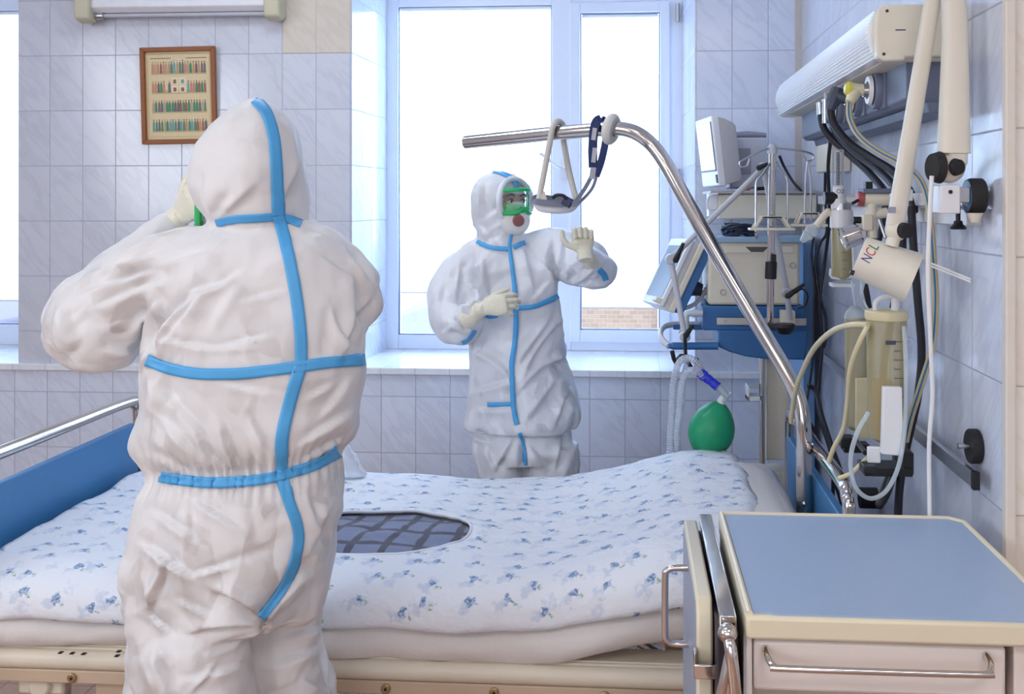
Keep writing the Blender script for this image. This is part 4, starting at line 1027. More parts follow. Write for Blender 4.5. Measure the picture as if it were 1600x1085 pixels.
def wrinkles(P, N, s, a):
    """general crumple of non-woven suit cloth, metres"""
    Q = P * np.array([1.0, 1.0, 0.8]); R1 = P @ np.array(Matrix.Rotation(0.9, 3, 'Y')).T * np.array([1.0, 1.0, 0.45])
    R2 = P @ np.array(Matrix.Rotation(-0.7, 3, 'Y')).T * np.array([1.0, 1.0, 0.4])
    D = 0.0060 * vnoise(Q * 6, s) + 0.0135 * planes(R1 * 8, s + 20) + 0.0105 * planes(R2 * 13, s + 40) + 0.0052 * planes(Q * 27, s + 60)
    k = np.clip(vnoise(P * 5, s + 9) * 2.2 + 0.6, 0.25, 1)      # some regions are tight and smooth
    return a * D * k
def goggles(root, Hc, r, f, u, w=0.078, name_lab=None):
    def g(a, h, rad=1.0):
        return Hc + r * (math.sin(a) * w * rad) + f * (0.062 + math.cos(a) * 0.060 * rad) + u * h
    mb = MB(); A = [math.radians(x) for x in range(-78, 79, 12)]
    top = [g(a, 0.044 - 0.004 * abs(a)) for a in A]; bot = [g(a, -0.042 + 0.018 * math.exp(-(a / 0.25) ** 2)) for a in A]
    mb.ribbon(top, 0.014, 0.006, [(p - Hc - u * (p - Hc).dot(u)).normalized() for p in top]) if False else mb.tube(top, 0.007, 8)
    mb.tube(bot, 0.009, 8); mb.tube([top[0], g(A[0], 0.005), bot[0]], 0.008, 8, smooth=3); mb.tube([top[-1], g(A[-1], 0.005), bot[-1]], 0.008, 8, smooth=3)
    fr = mb.build('goggles', M_green, root, label='green translucent goggle frame')
    lm = MB(); n = len(A); rows = [[g(a, h, 1.01) for a in A] for h in (0.040, 0.02, 0.0, -0.02, -0.034)]
    lm.add([p for row in rows for p in row], [(i * n + j, i * n + j + 1, (i + 1) * n + j + 1, (i + 1) * n + j) for i in range(4) for j in range(n - 1)])
    lm.build('lens', M_lens, fr)
    sh_ = MB(); rows = [[g(a, h, 1.03) for a in A] for h in (-0.040, -0.030, -0.020, -0.010)]
    sh_.add([p for row in rows for p in row], [(i * n + j, i * n + j + 1, (i + 1) * n + j + 1, (i + 1) * n + j) for i in range(3) for j in range(n - 1)])
    sh_.build('lower_shield', M_green2, fr, label='bright green translucent lower shield')
    return fr
def respirator(root, c, f, u, r, k=1.0):
    mb = MB(); rows = []
    for i in range(9):
        a = i / 8 * PI / 2; rad = math.cos(a); dep = math.sin(a)
        rows.append([c + r * (math.cos(t) * 0.058 * k * rad) + u * (math.sin(t) * (0.055 if math.sin(t) < 0 else 0.062) * k * rad) + f * (0.050 * k * dep) for t in [2 * PI * j / 24 for j in range(24)]])
    mb.ring_loft(rows); o = mb.build('respirator', M_resp, root, smooth=60)
    return o

# ------------------------------------------------------------------ person with the back to us, beside the bed
T1 = 2.15
p1 = thing('person', 'person in white coverall, back turned, hand raised to the face, beside the bed', 'person', W(380, 1520, T1))
b = MB()
tor = [(335, 404, 52, .055), (352, 402, 78, .075), (366, 400, 112, .095), (384, 398, 142, .115), (410, 399, 160, .13), (460, 402, 168, .14), (520, 403, 168, .148), (575, 401, 170, .152), (640, 390, 162, .152), (700, 380, 156, .148), (745, 381, 151, .142), (790, 377, 160, .155), (860, 366, 159, .162), (930, 357, 153, .16), (958, 354, 148, .15), (972, 352, 136, .12)]
b.ring_loft([ring(cx, cy, T1 - 0.01 * math.sin((cy - 340) / 200), hw, hd, tilt=0.0) for cy, cx, hw, hd in tor])
b.ring_loft([ring(cx, cy, T1 - .03, hw, hd) for cy, cx, hw, hd in [(900, 312, 78, .12), (960, 308, 100, .13), (1020, 308, 104, .13), (1085, 311, 105, .125), (1200, 312, 97, .115), (1330, 308, 86, .105), (1430, 306, 78, .10), (1475, 305, 70, .09)]])
b.ring_loft([ring(cx, cy, T1 + .12, hw, hd) for cy, cx, hw, hd in [(900, 425, 70, .11), (960, 440, 64, .12), (1020, 446, 60, .12), (1085, 456, 68, .12), (1200, 455, 68, .11), (1330, 455, 64, .10), (1430, 455, 60, .095), (1475, 455, 56, .09)]])
b.ring_loft([ring(cx, cy, T1 + 0.005, hw, hd, ex=2.1) for cy, cx, hw, hd in [(156.5, 401, 10, .03), (163, 403, 24, .055), (176, 402, 43, .08), (198, 398, 64, .10), (228, 392, 80, .12), (262, 389, 88, .13), (296, 390, 88, .13), (322, 394, 82, .12), (342, 401, 74, .105), (362, 403, 70, .09)]])
limb(b, [(300, 408, T1, 58), (240, 430, T1 + .01, 62), (185, 468, T1 + .02, 72), (150, 500, T1 + .04, 83), (165, 505, T1 + .10, 76)])
limb(b, [(150, 500, T1 + .06, 78), (190, 440, T1 + .16, 55), (240, 382, T1 + .24, 36), (262, 356, T1 + .26, 26)])
limb(b, [(495, 408, T1, 54), (535, 432, T1 + .01, 50), (552, 470, T1 + .03, 45), (545, 505, T1 + .08, 40)])
limb(b, [(545, 500, T1 + .10, 42), (510, 460, T1 + .22, 34), (460, 420, T1 + .30, 26)])
me = remeshed(b, 0.0058, 8, 0.5)
P, N = get_pn(me)
D = wrinkles(P, N, 3, 1.25)
px, py, tt = to_px(P)
# elastic waist: pinched, with small vertical gathers above and below
wy = 748 - (px - 250) * 0.02 - np.clip(px - 430, 0, 200) * 0.27 * 0 - np.clip((px - 380) / 150, 0, 1) ** 2 * 32
g = np.exp(-((py - wy) / 34) ** 2); ang = np.arctan2(P[:, 1] - W(385, 745, T1).y, P[:, 0] - W(385, 745, T1).x)
D += -0.012 * np.exp(-((py - wy) / 20) ** 2) + g * 0.0036 * np.sin(ang * 58 + 1.6 * np.sin(ang * 9)) * (np.abs(px - 385) < 190)
D += 0.010 * np.exp(-((py - wy + 55) / 30) ** 2)     # blouson above the elastic
D *= np.where((py < 350), 0.45, 1.0)
F1 = [  # hood
 (312, 270, 322, 330, 8, 5, 'v'), (330, 345, 318, 285, 5, 5), (360, 300, 330, 340, 9, 6, 'v'), (400, 290, 350, 335, 8, 5, 's'), (470, 250, 450, 310, 6, 5, 's'), (445, 320, 470, 300, 7, 6, 'v'), (375, 175, 330, 230, 10, 3, 'g'), (460, 200, 475, 300, 8, 4, 's'),
 # shoulders and sleeves
 (95, 440, 130, 435, 8, 6, 's'), (120, 430, 245, 395, 4, 6, 's'), (130, 455, 230, 425, 5, 6, 's'), (150, 480, 250, 440, 6, 5, 's'), (80, 470, 110, 550, 10, 6, 'g'), (225, 480, 240, 560, 9, 14, 'v'), (232, 555, 300, 460, 7, 16, 's', -10), (250, 540, 330, 440, 10, 8, 's'), (255, 410, 320, 395, 4, 5, 's'), (200, 520, 235, 480, 7, 7, 's'), (160, 545, 215, 545, 8, 6, 's'),
 (300, 455, 372, 425, 6, 8, 's', 8), (280, 500, 305, 470, 7, 9, 's'), (330, 520, 380, 440, 10, 5, 'g'), (250, 530, 400, 540, 5, 4, 's', 8), (380, 470, 440, 455, 5, 4, 's'), (350, 540, 420, 525, 4, 4, 's'), (300, 420, 310, 500, 12, 6, 'g'),
 (545, 395, 575, 440, 6, 8, 's'), (560, 500, 535, 555, 7, 9, 's'), (548, 430, 540, 540, 8, 8, 's', -8), (500, 400, 560, 440, 6, 4, 's'), (520, 480, 560, 560, 8, 8, 's', 8), (580, 470, 555, 495, 5, 9, 's'), (515, 470, 505, 560, 9, 5, 'v'), (555, 540, 572, 500, 5, 7),
 # back between the tapes
 (240, 600, 330, 690, 6, 6, 's'), (250, 650, 330, 730, 6, 6, 's'), (290, 600, 340, 660, 8, 5, 'v'), (310, 670, 350, 735, 6, 8, 's', 5), (345, 660, 370, 735, 6, 8, 's'), (395, 620, 375, 660, 6, 4), (390, 650, 420, 700, 6, 5, 's'), (240, 700, 290, 740, 8, 8, 'v'), (480, 620, 520, 600, 6, 6, 's'), (470, 690, 540, 640, 6, 8, 's'), (480, 720, 540, 680, 6, 7, 's'), (500, 650, 545, 590, 6, 6, 's'), (350, 600, 420, 615, 6, 4, 's'),
 # seat and legs
 (300, 780, 380, 830, 5, 7, 's'), (240, 800, 310, 850, 5, 6, 's'), (250, 870, 300, 905, 4, 6, 's'), (300, 900, 370, 880, 4, 6, 's'), (225, 850, 290, 900, 7, 7, 's'), (220, 900, 235, 1020, 10, 7, 'v'), (260, 880, 230, 960, 6, 8, 's'), (300, 780, 300, 850, 7, 6, 'v'), (390, 780, 400, 860, 9, 5, 'v'), (480, 770, 500, 830, 7, 6, 's'), (520, 790, 490, 860, 7, 6, 's'),
 (410, 975, 330, 925, 9, 12, 's', 8), (400, 985, 300, 990, 7, 9, 's', 8), (330, 1020, 400, 1000, 6, 6, 's'), (300, 1060, 380, 1040, 6, 6, 's'), (240, 1010, 270, 1085, 8, 8, 's'), (280, 940, 330, 965, 4, 6, 's'), (225, 960, 262, 990, 4, 6, 's'), (340, 1040, 300, 1085, 4, 6, 's'), (416, 978, 416, 1120, 6, 26, 'v'), (425, 960, 480, 900, 9, 8, 's'), (440, 1000, 500, 980, 6, 6, 's'), (430, 1040, 500, 1010, 6, 6, 's'), (470, 1060, 510, 1085, 6, 6, 's'), (460, 870, 500, 900, 9, 6, 'v'), (350, 880, 420, 860, 10, 6, 'v'), (230, 1040, 250, 1085, 6, 8),
]
D += apply_folds(P, N, F1, 0.00125)
P = P + N * D[:, None]; set_p(me, P)
bv = bvh_of(me)
suit1 = finish(me, 'coverall', M_suit, p1)
tp = MB()
for path, w_ in (([(398, 157), (416, 178), (427, 215), (431, 260), (433, 310), (434, 337)], (16, 20)),
                 ([(434, 337), (446, 380), (457, 430), (465, 480), (470, 530), (470, 572)], 19),
                 ([(470, 572), (455, 620), (441, 680), (440, 715), (441, 745)], 20),
                 ([(441, 745), (450, 780), (465, 825), (464, 860), (450, 905), (428, 940), (408, 965)], (19, 15)),
                 ([(338, 349), (365, 343), (400, 341), (440, 340), (470, 350)], 13),
                 ([(230, 563), (262, 575), (310, 584), (370, 584), (420, 579), (468, 573), (520, 566), (576, 562)], 18),
                 ([(251, 745), (290, 751), (340, 754), (400, 750), (440, 742), (490, 727), (528, 706)], 18)):
    rows = px_tape(bv, path, w_, off=0.0028 if path[0][0] != 251 else 0.0052)
    if len(rows) > 1:
        t_ = MB(); tape_mesh(t_, rows); o = t_.build('seam_tape', M_tape, p1, smooth=60)
        sm = o.modifiers.new('t', 'SOLIDIFY'); sm.thickness = 0.001; sm.offset = 1
# hands in latex gloves
hand(p1, W(283, 338, T1 + .26), W(305, 305, T1 + .20) - W(283, 338, T1 + .26), -FWD - RIGHT * .4, 0.95, (38, 38, 40, 45), (40, 25), side=-1, m=M_glove, cuff=(W(266, 352, T1 + .265), 0.032))
hand(p1, W(455, 405, T1 + .33), V((-.5, .35, .6)), FWD, 0.95, (45, 45, 48, 50), (45, 30), side=-1, m=M_glove, cuff=(W(470, 425, T1 + .30), 0.034))
# head inside the hood, turned a little to the left, with goggles and mask
hf = (FWD * 0.80 - RIGHT * 0.60).normalized(); hr = hf.cross(UP).normalized(); Hc1 = W(378, 300, T1 + .03)
hm = MB(); hm.ball(Hc1, 0.1, 24, (0.80, 1.05, 1.15)); me = remeshed(hm, 0.006, 2); finish(me, 'head', M_skin, p1)
goggles(p1, Hc1 + hf * 0.008 - UP * 0.030 + RIGHT * .012, hr, hf, UP, 0.080)
respirator(p1, Hc1 + hf * 0.080 - UP * 0.085, hf, UP, hr)
for cx, tt_ in ((305, T1 - .02), (455, T1 + .06)):
    c = W(cx, 1490, tt_); fb = MB()
    fb.ring_loft([[c + RIGHT * (w_ * math.cos(a)) + FWD * y_ + UP * (zc + h_ * math.sin(a)) for a in [2 * PI * j / 18 for j in range(18)]] for y_, w_, h_, zc in ((-.10, .03, .03, 0), (-.085, .048, .045, 0.005), (0, .055, .055, .015), (.10, .056, .04, 0), (.17, .05, .03, -.008), (.20, .025, .015, -.015))])
    me = remeshed(fb, 0.008, 3); P, N = get_pn(me); P[:, 2] = np.maximum(P[:, 2], 0.004); set_p(me, P + N * (0.006 * facets(P * 18, 2))[:, None] * 0.6)
    finish(me, 'shoe_cover', mat('shoe_cover_blue', rgb(150, 190, 220), 0.5), p1)
# ------------------------------------------------------------------ person facing us between bed and window
T2 = 3.78
p2 = thing('person', 'person in white coverall facing us with green goggles and respirator, standing before the window', 'person', W(815, 1000, T2))
b = MB()
b.ring_loft([ring(cx, cy, T2, hw, hd) for cy, cx, hw, hd in [(350, 785, 26, .06), (368, 786, 34, .075), (380, 788, 48, .085), (394, 792, 66, .10), (415, 796, 76, .12), (450, 799, 75, .13), (490, 804, 72, .135), (530, 808, 74, .14), (570, 812, 78, .145), (610, 815, 84, .155), (640, 818, 89, .165), (656, 815, 90, .17), (667, 813, 88, .165)]])
b.ring_loft([ring(cx, cy, T2, hw, hd) for cy, cx, hw, hd in [(640, 815, 75, .14), (672, 815, 74, .135), (700, 817, 83, .15), (718, 818, 80, .13)]])
b.ring_loft([ring(cx, cy, T2, hw, hd) for cy, cx, hw, hd in [(690, 778, 42, .12), (720, 780, 40, .125), (760, 784, 38, .115), (850, 786, 36, .10), (940, 786, 32, .09), (975, 786, 30, .085)]])
b.ring_loft([ring(cx, cy, T2, hw, hd) for cy, cx, hw, hd in [(690, 858, 46, .12), (720, 862, 46, .125), (760, 864, 44, .115), (850, 860, 38, .10), (940, 858, 34, .09), (975, 858, 30, .085)]])
# hood: long towards the back of the head, turned to the right
hf2 = (RIGHT * 0.72 - FWD * 0.70).normalized(); hr2 = V((hf2.y, -hf2.x, 0)).normalized() * -1; Hc2 = W(781, 316, T2)
hr2 = hf2.cross(UP).normalized()
def hr_ring(z, back, front, hw, n=26):
    out = []
    for j in range(n):
        a = 2 * PI * j / n; ca, sa = math.cos(a), math.sin(a)
        out.append(Hc2 + UP * z + hr2 * (hw * ca) + hf2 * ((front if sa > 0 else back) * sa))
    return out
b.ring_loft([hr_ring(*q_) for q_ in [(-.150, .085, .060, .085), (-.115, .092, .070, .088), (-.08, .104, .078, .092), (-.04, .116, .085, .097), (0, .124, .088, .100), (.035, .122, .088, .099), (.065, .112, .082, .090), (.090, .092, .070, .074), (.106, .066, .052, .054), (.115, .034, .030, .030), (.118, .01, .01, .01)]])
limb(b, [(835, 392, T2, 30), (868, 392, T2 - .02, 37), (905, 412, T2 - .06, 38), (925, 418, T2 - .12, 36)])
limb(b, [(925, 420, T2 - .12, 34), (922, 408, T2 - .20, 28), (915, 398, T2 - .28, 17)])
limb(b, [(745, 400, T2, 27), (718, 430, T2 - .01, 34), (704, 468, T2 - .03, 36), (708, 500, T2 - .06, 36)])
limb(b, [(706, 495, T2 - .07, 35), (722, 505, T2 - .13, 30), (742, 492, T2 - .20, 21)])
me = remeshed(b, 0.0068, 6, 0.5); P, N = get_pn(me)
D = wrinkles(P, N, 77, 1.35); px, py, tt = to_px(P)
D *= np.where(py < 350, 0.4, 1.0)
F2 = [(790, 345, 765, 362, 3, 5), (796, 350, 782, 372, 3, 5), (760, 340, 790, 318, 4, 4, 's'), (752, 355, 775, 378, 4, 6, 's'),
      (742, 425, 742, 470, 5, 12, 'v'), (748, 470, 735, 480, 4, 8, 's'), (720, 410, 715, 470, 5, 5, 's'), (690, 440, 685, 490, 6, 5, 's'), (700, 470, 735, 480, 4, 8, 's'), (700, 500, 730, 520, 4, 8, 's'), (690, 520, 715, 500, 4, 6, 's'),
      (862, 380, 862, 440, 5, 10, 's', 4), (880, 372, 878, 420, 5, 7, 's'), (905, 400, 885, 440, 4, 7, 's'), (870, 430, 905, 405, 4, 7, 's'), (890, 445, 925, 420, 4, 8, 's'), (905, 450, 925, 435, 4, 6, 's'), (935, 380, 955, 410, 5, 6, 's'),
      (757, 400, 765, 470, 6, 6, 's'), (820, 390, 838, 460, 6, 6, 's'), (848, 400, 870, 470, 7, 9, 's', -6), (830, 470, 855, 440, 4, 5, 's'),
      (880, 500, 820, 590, 6, 8, 's', 6), (890, 560, 815, 610, 6, 9, 's', 8), (860, 500, 818, 560, 5, 6, 's'), (740, 545, 800, 590, 5, 7, 's', -6), (745, 610, 800, 595, 5, 8, 's'), (750, 640, 800, 640, 5, 6, 's'), (870, 600, 830, 650, 6, 6, 's'), (890, 620, 870, 660, 5, 7, 's'), (900, 590, 870, 560, 5, 6, 's'), (745, 560, 760, 530, 5, 5, 's'),
      (760, 700, 775, 735, 5, 8, 's'), (800, 690, 775, 735, 5, 7, 's'), (830, 700, 860, 735, 5, 8, 's'), (880, 680, 870, 735, 5, 8, 's'), (817, 690, 818, 738, 6, 16, 'v'), (740, 680, 760, 690, 4, 8, 's')]
D += apply_folds(P, N, F2, 0.0018)
P = P + N * D[:, None]; set_p(me, P); bv2 = bvh_of(me)
finish(me, 'coverall', M_suit2, p2)
for path, w_ in (([(768, 268), (782, 271), (795, 277), (804, 286), (808, 296)], (5, 7)),
                 ([(746, 378), (758, 384), (772, 388), (794, 390)], 7),
                 ([(802, 388), (811, 383), (820, 380)], 7),
                 ([(799, 365), (796, 385), (799, 410), (803, 440), (805, 462)], (5, 8)),
                 ([(806, 480), (806, 510), (804, 540), (800, 570), (801, 610), (803, 640), (808, 664)], 8),
                 ([(812, 676), (818, 695), (821, 715), (821, 745)], 6),
                 ([(806, 482), (830, 480), (850, 473), (871, 463)], 8),
                 ([(762, 632), (780, 632), (798, 632)], 7), ([(755, 492), (766, 494), (778, 492)], 8),
                 ([(935, 421), (943, 429), (946, 438)], 9), ([(722, 535), (732, 530), (742, 516)], 6)):
    rows = px_tape(bv2, path, w_, step=2.0, off=0.004, n=3)
    if len(rows) > 1:
        t_ = MB(); tape_mesh(t_, rows); o = t_.build('seam_tape', M_tape, p2, smooth=60)
        sm = o.modifiers.new('t', 'SOLIDIFY'); sm.thickness = 0.001; sm.offset = 1
# face
fm = MB(); Fc = Hc2 + hf2 * 0.012 - UP * 0.01
fm.ball(Fc + hf2 * .012, 0.1, 28, (0.69, 0.69, 0.95))
fm.ring_loft([[Fc + hf2 * (.070 + dd_) + UP * zz + hr2 * ww * math.cos(2 * PI * j / 12) + hf2 * ww * 0.8 * math.sin(2 * PI * j / 12) for j in range(12)] for zz, ww, dd_ in ((.022, .009, -.004), (.0, .012, .008), (-.018, .016, .018), (-.03, .014, .010))])
for sg in (-1, 1): fm.ball(Fc + hf2 * .060 + hr2 * (.040 * sg) - UP * .02, .022, 12); fm.ball(Fc + hf2 * .064 + hr2 * (.03 * sg) + UP * .032, .018, 12, (1.4, 1.2, .6))
me = remeshed(fm, 0.004, 4); face = finish(me, 'face', M_skin, p2)
for sg in (-1, 1):
    e = Fc + hf2 * .0735 + hr2 * (.031 * sg) + UP * .012
    MB().ball(e, .0115, 16).build('eye', M_eye, face); look = (hf2 + UP * .1).normalized()
    MB().ball(e + look * .0072, .0062, 12).build('iris', M_iris, face)
    MB().tube([e + hf2 * .008 + hr2 * (-.016 * sg) + UP * .020, e + hf2 * .011 + UP * .026, e + hf2 * .003 + hr2 * (.020 * sg) + UP * .020], [.003, .0042, .002], 8, smooth=3).build('eyebrow', M_brow, face)
    MB().tube([e + hr2 * (-.012 * sg) + hf2 * .006 + UP * .004, e + hf2 * .0105 + UP * .0095, e + hr2 * (.013 * sg) + hf2 * .004 + UP * .004], .0022, 8, smooth=3).build('eyelid', M_brow, face)
# elastic rim of the hood opening
rim = [Hc2 + hf2 * (.072 + .012 * math.cos(a) ** 2) + hr2 * (.080 * math.cos(a)) + UP * (.002 + .082 * math.sin(a)) for a in [2 * PI * i / 28 for i in range(28)]]
MB().tube(rim, 0.012, 10, closed=True).build('hood_rim', M_suit2, p2)
goggles(p2, Hc2 + hf2 * .004 + UP * .002, hr2, hf2, UP, 0.070)
rs = respirator(p2, Hc2 + hf2 * .074 - UP * .060, (hf2 - UP * .15).normalized(), UP, hr2, 1.12)
c0 = Hc2 + hf2 * (.074 + .050) - UP * .066 + hr2 * 0.024
MB().lathe(c0, c0 + (hf2 * .85 + hr2 * .5 - UP * .1).normalized() * .012, [(0, .022), (.8, .021), (1, .018)], 20).build('valve', M_valve, rs, bevel=.001)
# gloves
hand(p2, W(754, 482, T2 - .235), RIGHT * 1.0 + UP * .22 - FWD * .10, -FWD * 1.0 + UP * .35, 0.90, (34, 36, 38, 42), (30, 18), side=1 if False else -1, m=M_glove, cuff=(W(730, 500, T2 - .19), 0.040))
hand(p2, W(914, 396, T2 - .31), UP * .85 + FWD * .5 - RIGHT * .10, FWD * .85 - UP * .5, 0.92, (104, 106, 106, 108), (70, 75), side=1, m=M_glove, cuff=(W(930, 418, T2 - .20), 0.034), spread=3)
for cx in (786, 858):
    c = W(cx, 990, T2); c.z = 0.05; fb = MB()
    fb.ring_loft([[c + RIGHT * (w_ * math.cos(a)) - FWD * y_ + UP * (zc + h_ * math.sin(a)) for a in [2 * PI * j / 18 for j in range(18)]] for y_, w_, h_, zc in ((-.10, .03, .03, 0), (-.085, .048, .045, 0.005), (0, .055, .055, .015), (.10, .056, .04, 0), (.17, .05, .03, -.008), (.20, .025, .015, -.015))])
    me = remeshed(fb, 0.008, 3); P, N = get_pn(me); P[:, 2] = np.maximum(P[:, 2], 0.004); set_p(me, P)
    finish(me, 'shoe_cover', MATS['shoe_cover_blue'], p2)
# ------------------------------------------------------------------ equipment at the head wall
M_grey = mat('slate_grey_casting', rgb(112, 120, 142), 0.5, var=0.06, scale=40)
M_dgrey = mat('dark_connector', rgb(70, 76, 94), 0.45)
M_blueeq = mat('ventilator_blue', rgb(54, 108, 166), 0.45, var=0.05, scale=120)
M_creameq = mat('ventilator_cream', rgb(226, 218, 200), 0.42, var=0.02)
M_ltgrey = mat('light_grey_tube', rgb(196, 198, 206), 0.38, var=0.03)
M_clear = glass('clear_plastic', rgb(236, 240, 244), 0.16, 0.08)
M_clear2 = glass('clear_tubing', rgb(226, 236, 242), 0.35, 0.12)
M_jar = glass('yellowed_jar', rgb(206, 196, 156), 0.42, 0.10)
M_pal = mat('yellowed_tubing', rgb(216, 206, 168), 0.35, var=0.05)
M_beige = mat('beige_hose', rgb(206, 190, 150), 0.5, var=0.08, scale=60)
M_bline = mat('blue_hose_line', rgb(40, 120, 170), 0.5)
M_rub = mat('black_rubber_hose', rgb(34, 34, 44), 0.5, var=0.06)
M_knob = mat('knurled_black', rgb(34, 32, 34), 0.6, var=0.1, bump=0.6, bscale=500)
M_wht = mat('white_enamel', rgb(226, 226, 230), 0.3, var=0.02)

def PX(pts): return [WY(*p) for p in pts]
def cable(name, label, cat, pts, r, m, group=None, n=10, sm=7, stripe=None):
    P = PX(pts); mb = MB(); mb.tube(P, r, n, smooth=sm)
    if stripe is None:
        o = mb.build(name, m, None, smooth=60); tag(o, label, cat, group); return o
    root = thing(name, label, cat, min(P, key=lambda p: p.z), group)
    mb.build('hose', m, root, smooth=60)
    off = (-FWD - RIGHT * .5).normalized() * ((r if not isinstance(r, (list, tuple)) else r[0]) * 0.92)
    MB().tube([p + off for p in catmull(P, sm)], 0.0022, 6).build('stripe', stripe, root); return root

# --- supply unit with reading light on the right wall
su = thing('supply_unit', 'long wall supply unit with ribbed white light cover and grey gas outlets', 'wall unit', (XR - .1, 3.0, 1.8))
Y0, Y1 = 2.28, 3.80
prof = [(.722, 2.045), (.600, 2.045), (.560, 2.040), (.560, 1.935), (.60, 1.930), (.722, 1.930)]
MB().prism(prof, lambda u, v, h: V((u, h, v)), Y0 + .03, Y1 - .01).build('housing', M_creameq, su, bevel=.003)
cap = [(.722, 2.050), (.545, 2.050), (.532, 2.040), (.527, 1.99), (.532, 1.935), (.545, 1.927), (.59, 1.927), (.592, 1.935), (.722, 1.935)]
MB().prism(cap, lambda u, v, h: V((u, h, v)), Y0, Y0 + .035).build('end_cap', M_creameq, su, bevel=.005)
MB().prism(cap, lambda u, v, h: V((u, h, v)), Y1 - .02, Y1).build('end_cap', M_wht, su, bevel=.005)
rib = []
for i in range(31):
    u = i / 30; z = 2.043 - u * .106; x = .532 - .018 * math.sin(PI * u) + (.0045 if i % 2 else 0)
    rib.append((x, z))
rib += [(.60, 1.937), (.60, 2.043)]
M_cover = mat('ribbed_light_cover', rgb(246, 249, 255), 0.22, var=0.01, sss=0.3)
MB().prism(rib, lambda u, v, h: V((u, h, v)), Y0 + .035, Y1 - .02).build('light_cover', M_cover, su, smooth=20)
for (x, z) in ((.552, 2.036), (.545, 1.942)):
    MB().cyl((x, Y0 - .002, z), (x, Y0 + .004, z), .0032, 12).build('screw', M_black, su)
q_ = MB(); q_.box(.570, .592, Y0 - .001, Y0, 1.993, 1.9955); q_.build('maker_mark', M_dgrey, su, smooth=0)
m = MB(); m.prism([(.722, 1.936), (.606, 1.936), (.606, 1.850), (.620, 1.838), (.722, 1.838)], lambda u, v, h: V((u, h, v)), Y0 + .05, Y1 - .06)
m.prism([(.722, 1.838), (.640, 1.838), (.648, 1.815), (.722, 1.815)], lambda u, v, h: V((u, h, v)), Y0 + .02, Y1 - .10); m.build('gas_channel', M_grey, su, bevel=.003)
outs = []
for k, (yy) in enumerate((2.56, 2.78, 3.02)):
    z = 1.893; x = .606
    o = MB().lathe((x + .004, yy, z), (x - .030, yy, z), [(0, .048), (.55, .048), (.75, .044), (.8, .030), (1, .030)], 28).box(.600, .612, yy - .055, yy + .055, 1.845, 1.935).build('gas_outlet', M_grey, su, bevel=.002)
    MB().lathe((x - .026, yy, z), (x - .034, yy, z), [(0, .037), (1, .034), (1, .022), (.4, .022)], 28, cap=False).build('outlet_ring', M_white, o)
    MB().lathe((x - .020, yy, z), (x - .044, yy, z), [(0, .020), (1, .016)], 20).build('outlet_core', M_metal, o)
    outs.append(V((x - .044, yy, z)))
bx = MB().box(.642, .720, 3.46, 3.66, 1.72, 1.815).build('junction_box', M_creameq, None, bevel=.004)
tag(bx, 'small cream junction box on the wall below the supply unit end', 'box')

# --- connectors and gas hoses
cn = thing('gas_connector', 'cream hose connector with yellow tip plugged into the nearest gas outlet', 'connector', outs[0] + V((-.06, 0, -.05)))
a = outs[0]; p1_ = WY(1330, 131, 2.56); p1_.y = 2.56
MB().lathe(a + V((.016, 0, 0)), V((p1_.x, 2.56, a.z + .003)), [(0, .0135), (.2, .0150), (.6, .0150), (1, .0165)], 20).build('barrel', mat('cream_connector', rgb(226, 220, 190), 0.4), cn)
MB().lathe(V((p1_.x, 2.56, a.z + .003)), V((p1_.x - .016, 2.56, a.z + .004)), [(0, .0185), (.5, .0185), (1, .012)], 8).build('yellow_tip', mat('yellow_plastic', rgb(222, 212, 90), 0.4), cn, label='yellow tip')
MB().lathe(V((p1_.x + .012, 2.56, a.z)), WY(1327, 160, 2.55), [(0, .015), (.6, .0145), (1, .011)], 16).build('outlet_branch', MATS['cream_connector'], cn)
cable('air_hose', 'beige hose with blue line curving from the cream connector down past the lamp', 'hose',
      [(1327, 160, 2.55), (1328, 185, 2.55), (1342, 212, 2.53), (1372, 236, 2.49), (1412, 258, 2.44), (1440, 285, 2.41), (1452, 330, 2.39), (1458, 400, 2.37), (1462, 470, 2.36), (1457, 540, 2.36), (1440, 600, 2.36), (1424, 650, 2.37), (1415, 690, 2.38)], .0075, M_beige, stripe=M_bline)
c2 = thing('gas_connector', 'dark grey angled hose connector plugged into the middle gas outlet', 'connector', outs[1] + V((-.08, 0, -.05)))
b_ = WY(1304, 146, 2.80)
MB().tube([outs[1] + V((.02, 0, 0)), V((b_.x + .02, 2.79, outs[1].z + .005)), b_], .016, 14, smooth=4).build('barrel', M_dgrey, c2)
MB().lathe(WY(1310, 138, 2.80), WY(1297, 172, 2.80), [(0, .017), (.4, .020), (.7, .018), (1, .012)], 8).build('grip', M_dgrey, c2)
c3 = thing('gas_connector', 'small chrome hose fitting with wing knob at the farthest gas outlet', 'connector', outs[2] + V((-.08, 0, -.03)))
b3 = WY(1290, 166, 3.03)
MB().tube([outs[2] + V((.02, 0, 0)), b3], .009, 12).cyl(b3 + V((0, 0, .02)), b3 - V((0, 0, .05)), .010, 14).build('fitting', M_metal, c3)
MB().cyl(b3 + V((0, 0, .015)), b3 + V((0, 0, .045)), .005, 8).ball(b3 + V((0, 0, .045)), .008, 10).build('wing_knob', M_white, c3)
MB().cyl(WY(1281, 160, 3.06), WY(1282, 182, 3.06), .010, 14).build('side_fitting', M_metal, c3)
cable('black_gas_hose', 'thick black gas hose from dark connector sweeping to the wall rail, uppermost of three', 'hose', [(1298, 168, 2.80), (1302, 192, 2.80), (1325, 222, 2.76), (1360, 246, 2.70), (1395, 268, 2.62), (1422, 300, 2.55), (1428, 330, 2.50)], .0105, M_rub)
